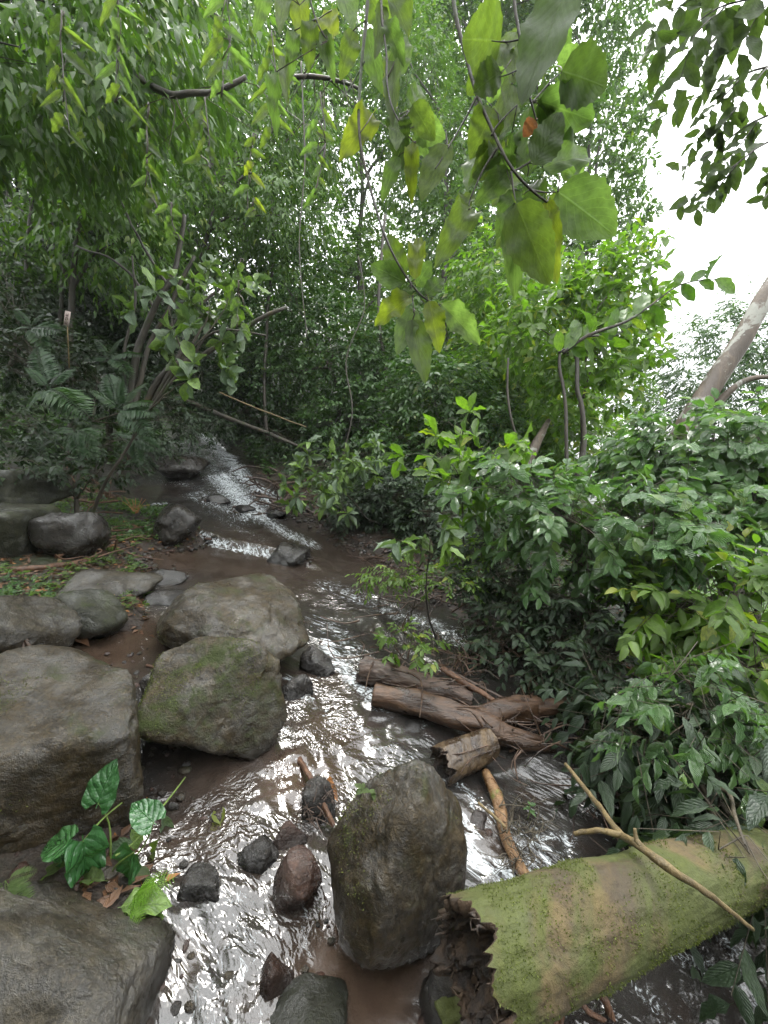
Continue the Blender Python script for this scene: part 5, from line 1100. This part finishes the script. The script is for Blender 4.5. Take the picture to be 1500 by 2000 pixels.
def heart_plant():
    base = G(215, 1720, .02); root = thing('heart_leaved_plant', 'plant with wet heart shaped leaves on long stalks between the boulders', 'plant', base)
    mb = MB(); H = [(192,1568,222,1488,60,.26),(300,1606,258,1566,52,.24),(162,1642,174,1742,66,.26),(134,1646,80,1655,56,.24),(262,1664,234,1730,60,.22),(128,1652,118,1690,34,.22)]
    rg = np.random.default_rng(5)
    for i, (u0, v0, u1, v1, w, h) in enumerate(H):
        a = G(u0, v0, h); dep = axial(a); b = P(u1, v1, dep + .03); X = b - a; L = np.linalg.norm(X)
        N = norm(CAMP - a) * .6 + UP * .7 + rg.normal(size=3) * .15
        leaf_objs(root, base, a[None], X[None], N[None], np.array([L * 1.05]), np.array([w / F * dep * 1.15]), [hi_meshes('heart', 'leaf_heart', 15, 7, 0, (.10, .18, .26))[i % 3]])
        mb.tube(curve([base, (base + a) / 2 + rg.normal(size=3) * .02 + UP * .03, a], 10), np.linspace(.004, .0022, 10), 6)
    for st_ in [[(298,1598,.2),(330,1560,.16),(362,1518,.12)], [(162,1645,.24),(200,1600,.22),(238,1568,.2)], [(225,1672,.2),(262,1645,.2),(300,1600,.22)]]:
        mb.tube(curve([G(*q) for q in st_], 10), np.linspace(.004, .003, 10), 6)
    link('stalks', mb.mesh('stalks', M['stem_green'], base), root)
    for i, (u0, v0, u1, v1, w, h, mt) in enumerate([(262,1648,196,1662,28,.12,'leaf_silver'),(256,1620,276,1660,26,.14,'leaf_silver'),(236,1772,330,1752,52,.09,'leaf_silver'),(322,1790,264,1846,50,.09,'leaf_silver'),(236,1800,298,1782,24,.07,'leaf_gloss'),
          (205,1720,150,1705,28,.14,'leaf_hang'),(130,1690,70,1712,30,.16,'leaf_hang'),(310,1640,290,1690,26,.1,'leaf_olive'),(318,1590,330,1640,24,.08,'leaf_silver'),(215,1745,200,1800,30,.08,'leaf_olive'),(240,1700,300,1712,26,.08,'leaf_olive')]):
        a = G(u0, v0, h); dep = axial(a); b = P(u1, v1, dep + .02); X = b - a
        leaf_objs(root, base, a[None], X[None], (UP + norm(CAMP - a) * .4)[None], np.array([np.linalg.norm(X)]), np.array([w / F * dep]), [hi_meshes('elliptic', mt, 9, 3)[i % 3]], label='pale slender leaf' if mt == 'leaf_silver' else None)
heart_plant()
def dead_leaf(label, u, v, L, mat, seed, h=.01, ang=None, at=None):
    rg = np.random.default_rng(seed); a = G(u, v, h) if at is None else at; ang = rg.uniform(0, 6.28) if ang is None else ang; ln = L / F * axial(a)
    V, Fc, uv = leaf_tpl('ovate', 9, 5, .5, .3, 0, .06, seed=seed); X, Y, Z = frames(np.array([[math.cos(ang), math.sin(ang), .15]]), np.array([[0, -.2, 1.]]))
    W = (V[:, :1] * X + V[:, 1:2] * .6 * Y + V[:, 2:] * Z) * ln
    link('fallen_leaf', mesh('fallen_leaf', W, Fc, [M[mat]], uv=uv, attrs={'rnd': np.full(len(V), rg.random())}), loc=a, label=label, category='leaf', group='single fallen leaves')
for k, a in enumerate([('orange red dead leaf under the heart leaved plant', 236, 1600, 44, 'leaf_orange'), ('curled dark dead leaf beside the pointed matt boulder', 132, 1240, 50, 'leaf_brown'), ('orange leaf on the mud above the litter slope', 156, 975, 22, 'leaf_orange'),
       ('small orange leaf low on the dark fern bank', 172, 888, 18, 'leaf_orange'), ('pointed orange leaf standing against the mossy log', 1062, 1716, 26, 'leaf_orange'), ('pale dead leaf under the shallow water near the green fern', 430, 1610, 46, 'leaf_yellow'),
       ('brown leaf stuck between black stone and egg shaped boulder', 632, 1528, 40, 'leaf_brown'), ('yellow leaf at the foot of the ferns', 135, 925, 26, 'leaf_yellow')]):
    dead_leaf(*a, seed=k + 3, h=.04)
# dry orange fan of stalks at the pool edge
root = thing('dry_fan', 'small fan of dry orange stalks standing at the edge of the pool', 'plant', G(266, 1008, .05)); mb = MB()
for q in range(9):
    a = G(266, 1008, .05); mb.tube(curve([a, a + np.array([(q - 4) * .018, .01, .12]), a + np.array([(q - 4) * .045, .02, .2 + .06 * math.sin(q * 2.2)])], 6), np.linspace(.005, .002, 6), 5)
link('stalks', mb.mesh('stalks', bark_mat('dry_orange_stalk', (.35, .14, .05), (.5, .24, .10)), G(266, 1008, .05)), root)
# small sign on the dark bank
def sign():
    c = P(131, 622, 4.3); root = thing('marker_sign', 'small pinkish marker plate on a thin post high on the dark left bank', 'sign', c)
    m1 = bark_mat('marker_paint', (.50, .40, .38), (.62, .50, .47), sc=30, wet=0); m2 = bark_mat('marker_print', (.10, .06, .06), (.14, .08, .08), wet=0)
    def box(mb, ce, sx, sy, sz):
        k = np.array([[-1,-1,-1],[1,-1,-1],[1,1,-1],[-1,1,-1],[-1,-1,1],[1,-1,1],[1,1,1],[-1,1,1]]) * [sx, sy, sz] / 2
        an = R(15); k = k @ np.array([[math.cos(an), 0, -math.sin(an)], [0, 1, 0], [math.sin(an), 0, math.cos(an)]]) + ce
        mb.add(k, [[0,3,2,1],[4,5,6,7],[0,1,5,4],[1,2,6,5],[2,3,7,6],[3,0,4,7]])
    mb = MB(); box(mb, c, .055, .008, .15); link('plate', mb.mesh('plate', m1, c), root)
    mb = MB()
    for i, dz in enumerate((-.045, -.005, .035)):
        ox = dz * math.tan(R(15)); box(mb, c + np.array([ox - .010, -.006, dz]), .006, .003, .026); box(mb, c + np.array([ox + .010, -.006, dz]), .006, .003, .026); box(mb, c + np.array([ox, -.0065, dz + .011 * (1 if i % 2 else -1)]), .024, .003, .006)
    link('print', mb.mesh('print', m2, c), root)
    mb = MB(); mb.tube(curve([c - UP * .07 + [-.015, .01, 0], c - UP * .5 + [-.06, .02, 0]], 4), .006, 6); link('post', mb.mesh('post', M['stick'], c), root)
sign()

# ------------------------------------------------------------------ moist air
def haze():
    V = np.array([[x, y, z] for z in (-22., 16.5) for x, y in ((-165, -165), (165, -165), (165, 170), (-165, 170))])
    m, n, l = newmat('moist_air'); pv = n.new("ShaderNodeVolumePrincipled"); pv.inputs['Density'].default_value = HAZE
    pv.inputs['Color'].default_value = (.93, .98, 1, 1); pv.inputs['Anisotropy'].default_value = .3
    o = n.new("ShaderNodeOutputMaterial"); l.new(pv.outputs[0], o.inputs['Volume'])
    me = mesh('haze', V, np.array([[0,3,2,1],[4,5,6,7],[0,1,5,4],[1,2,6,5],[2,3,7,6],[3,0,4,7]]), [m], smooth_=False); link('haze', me, kind='stuff')
HAZE = 0.0008
if HAZE: haze()
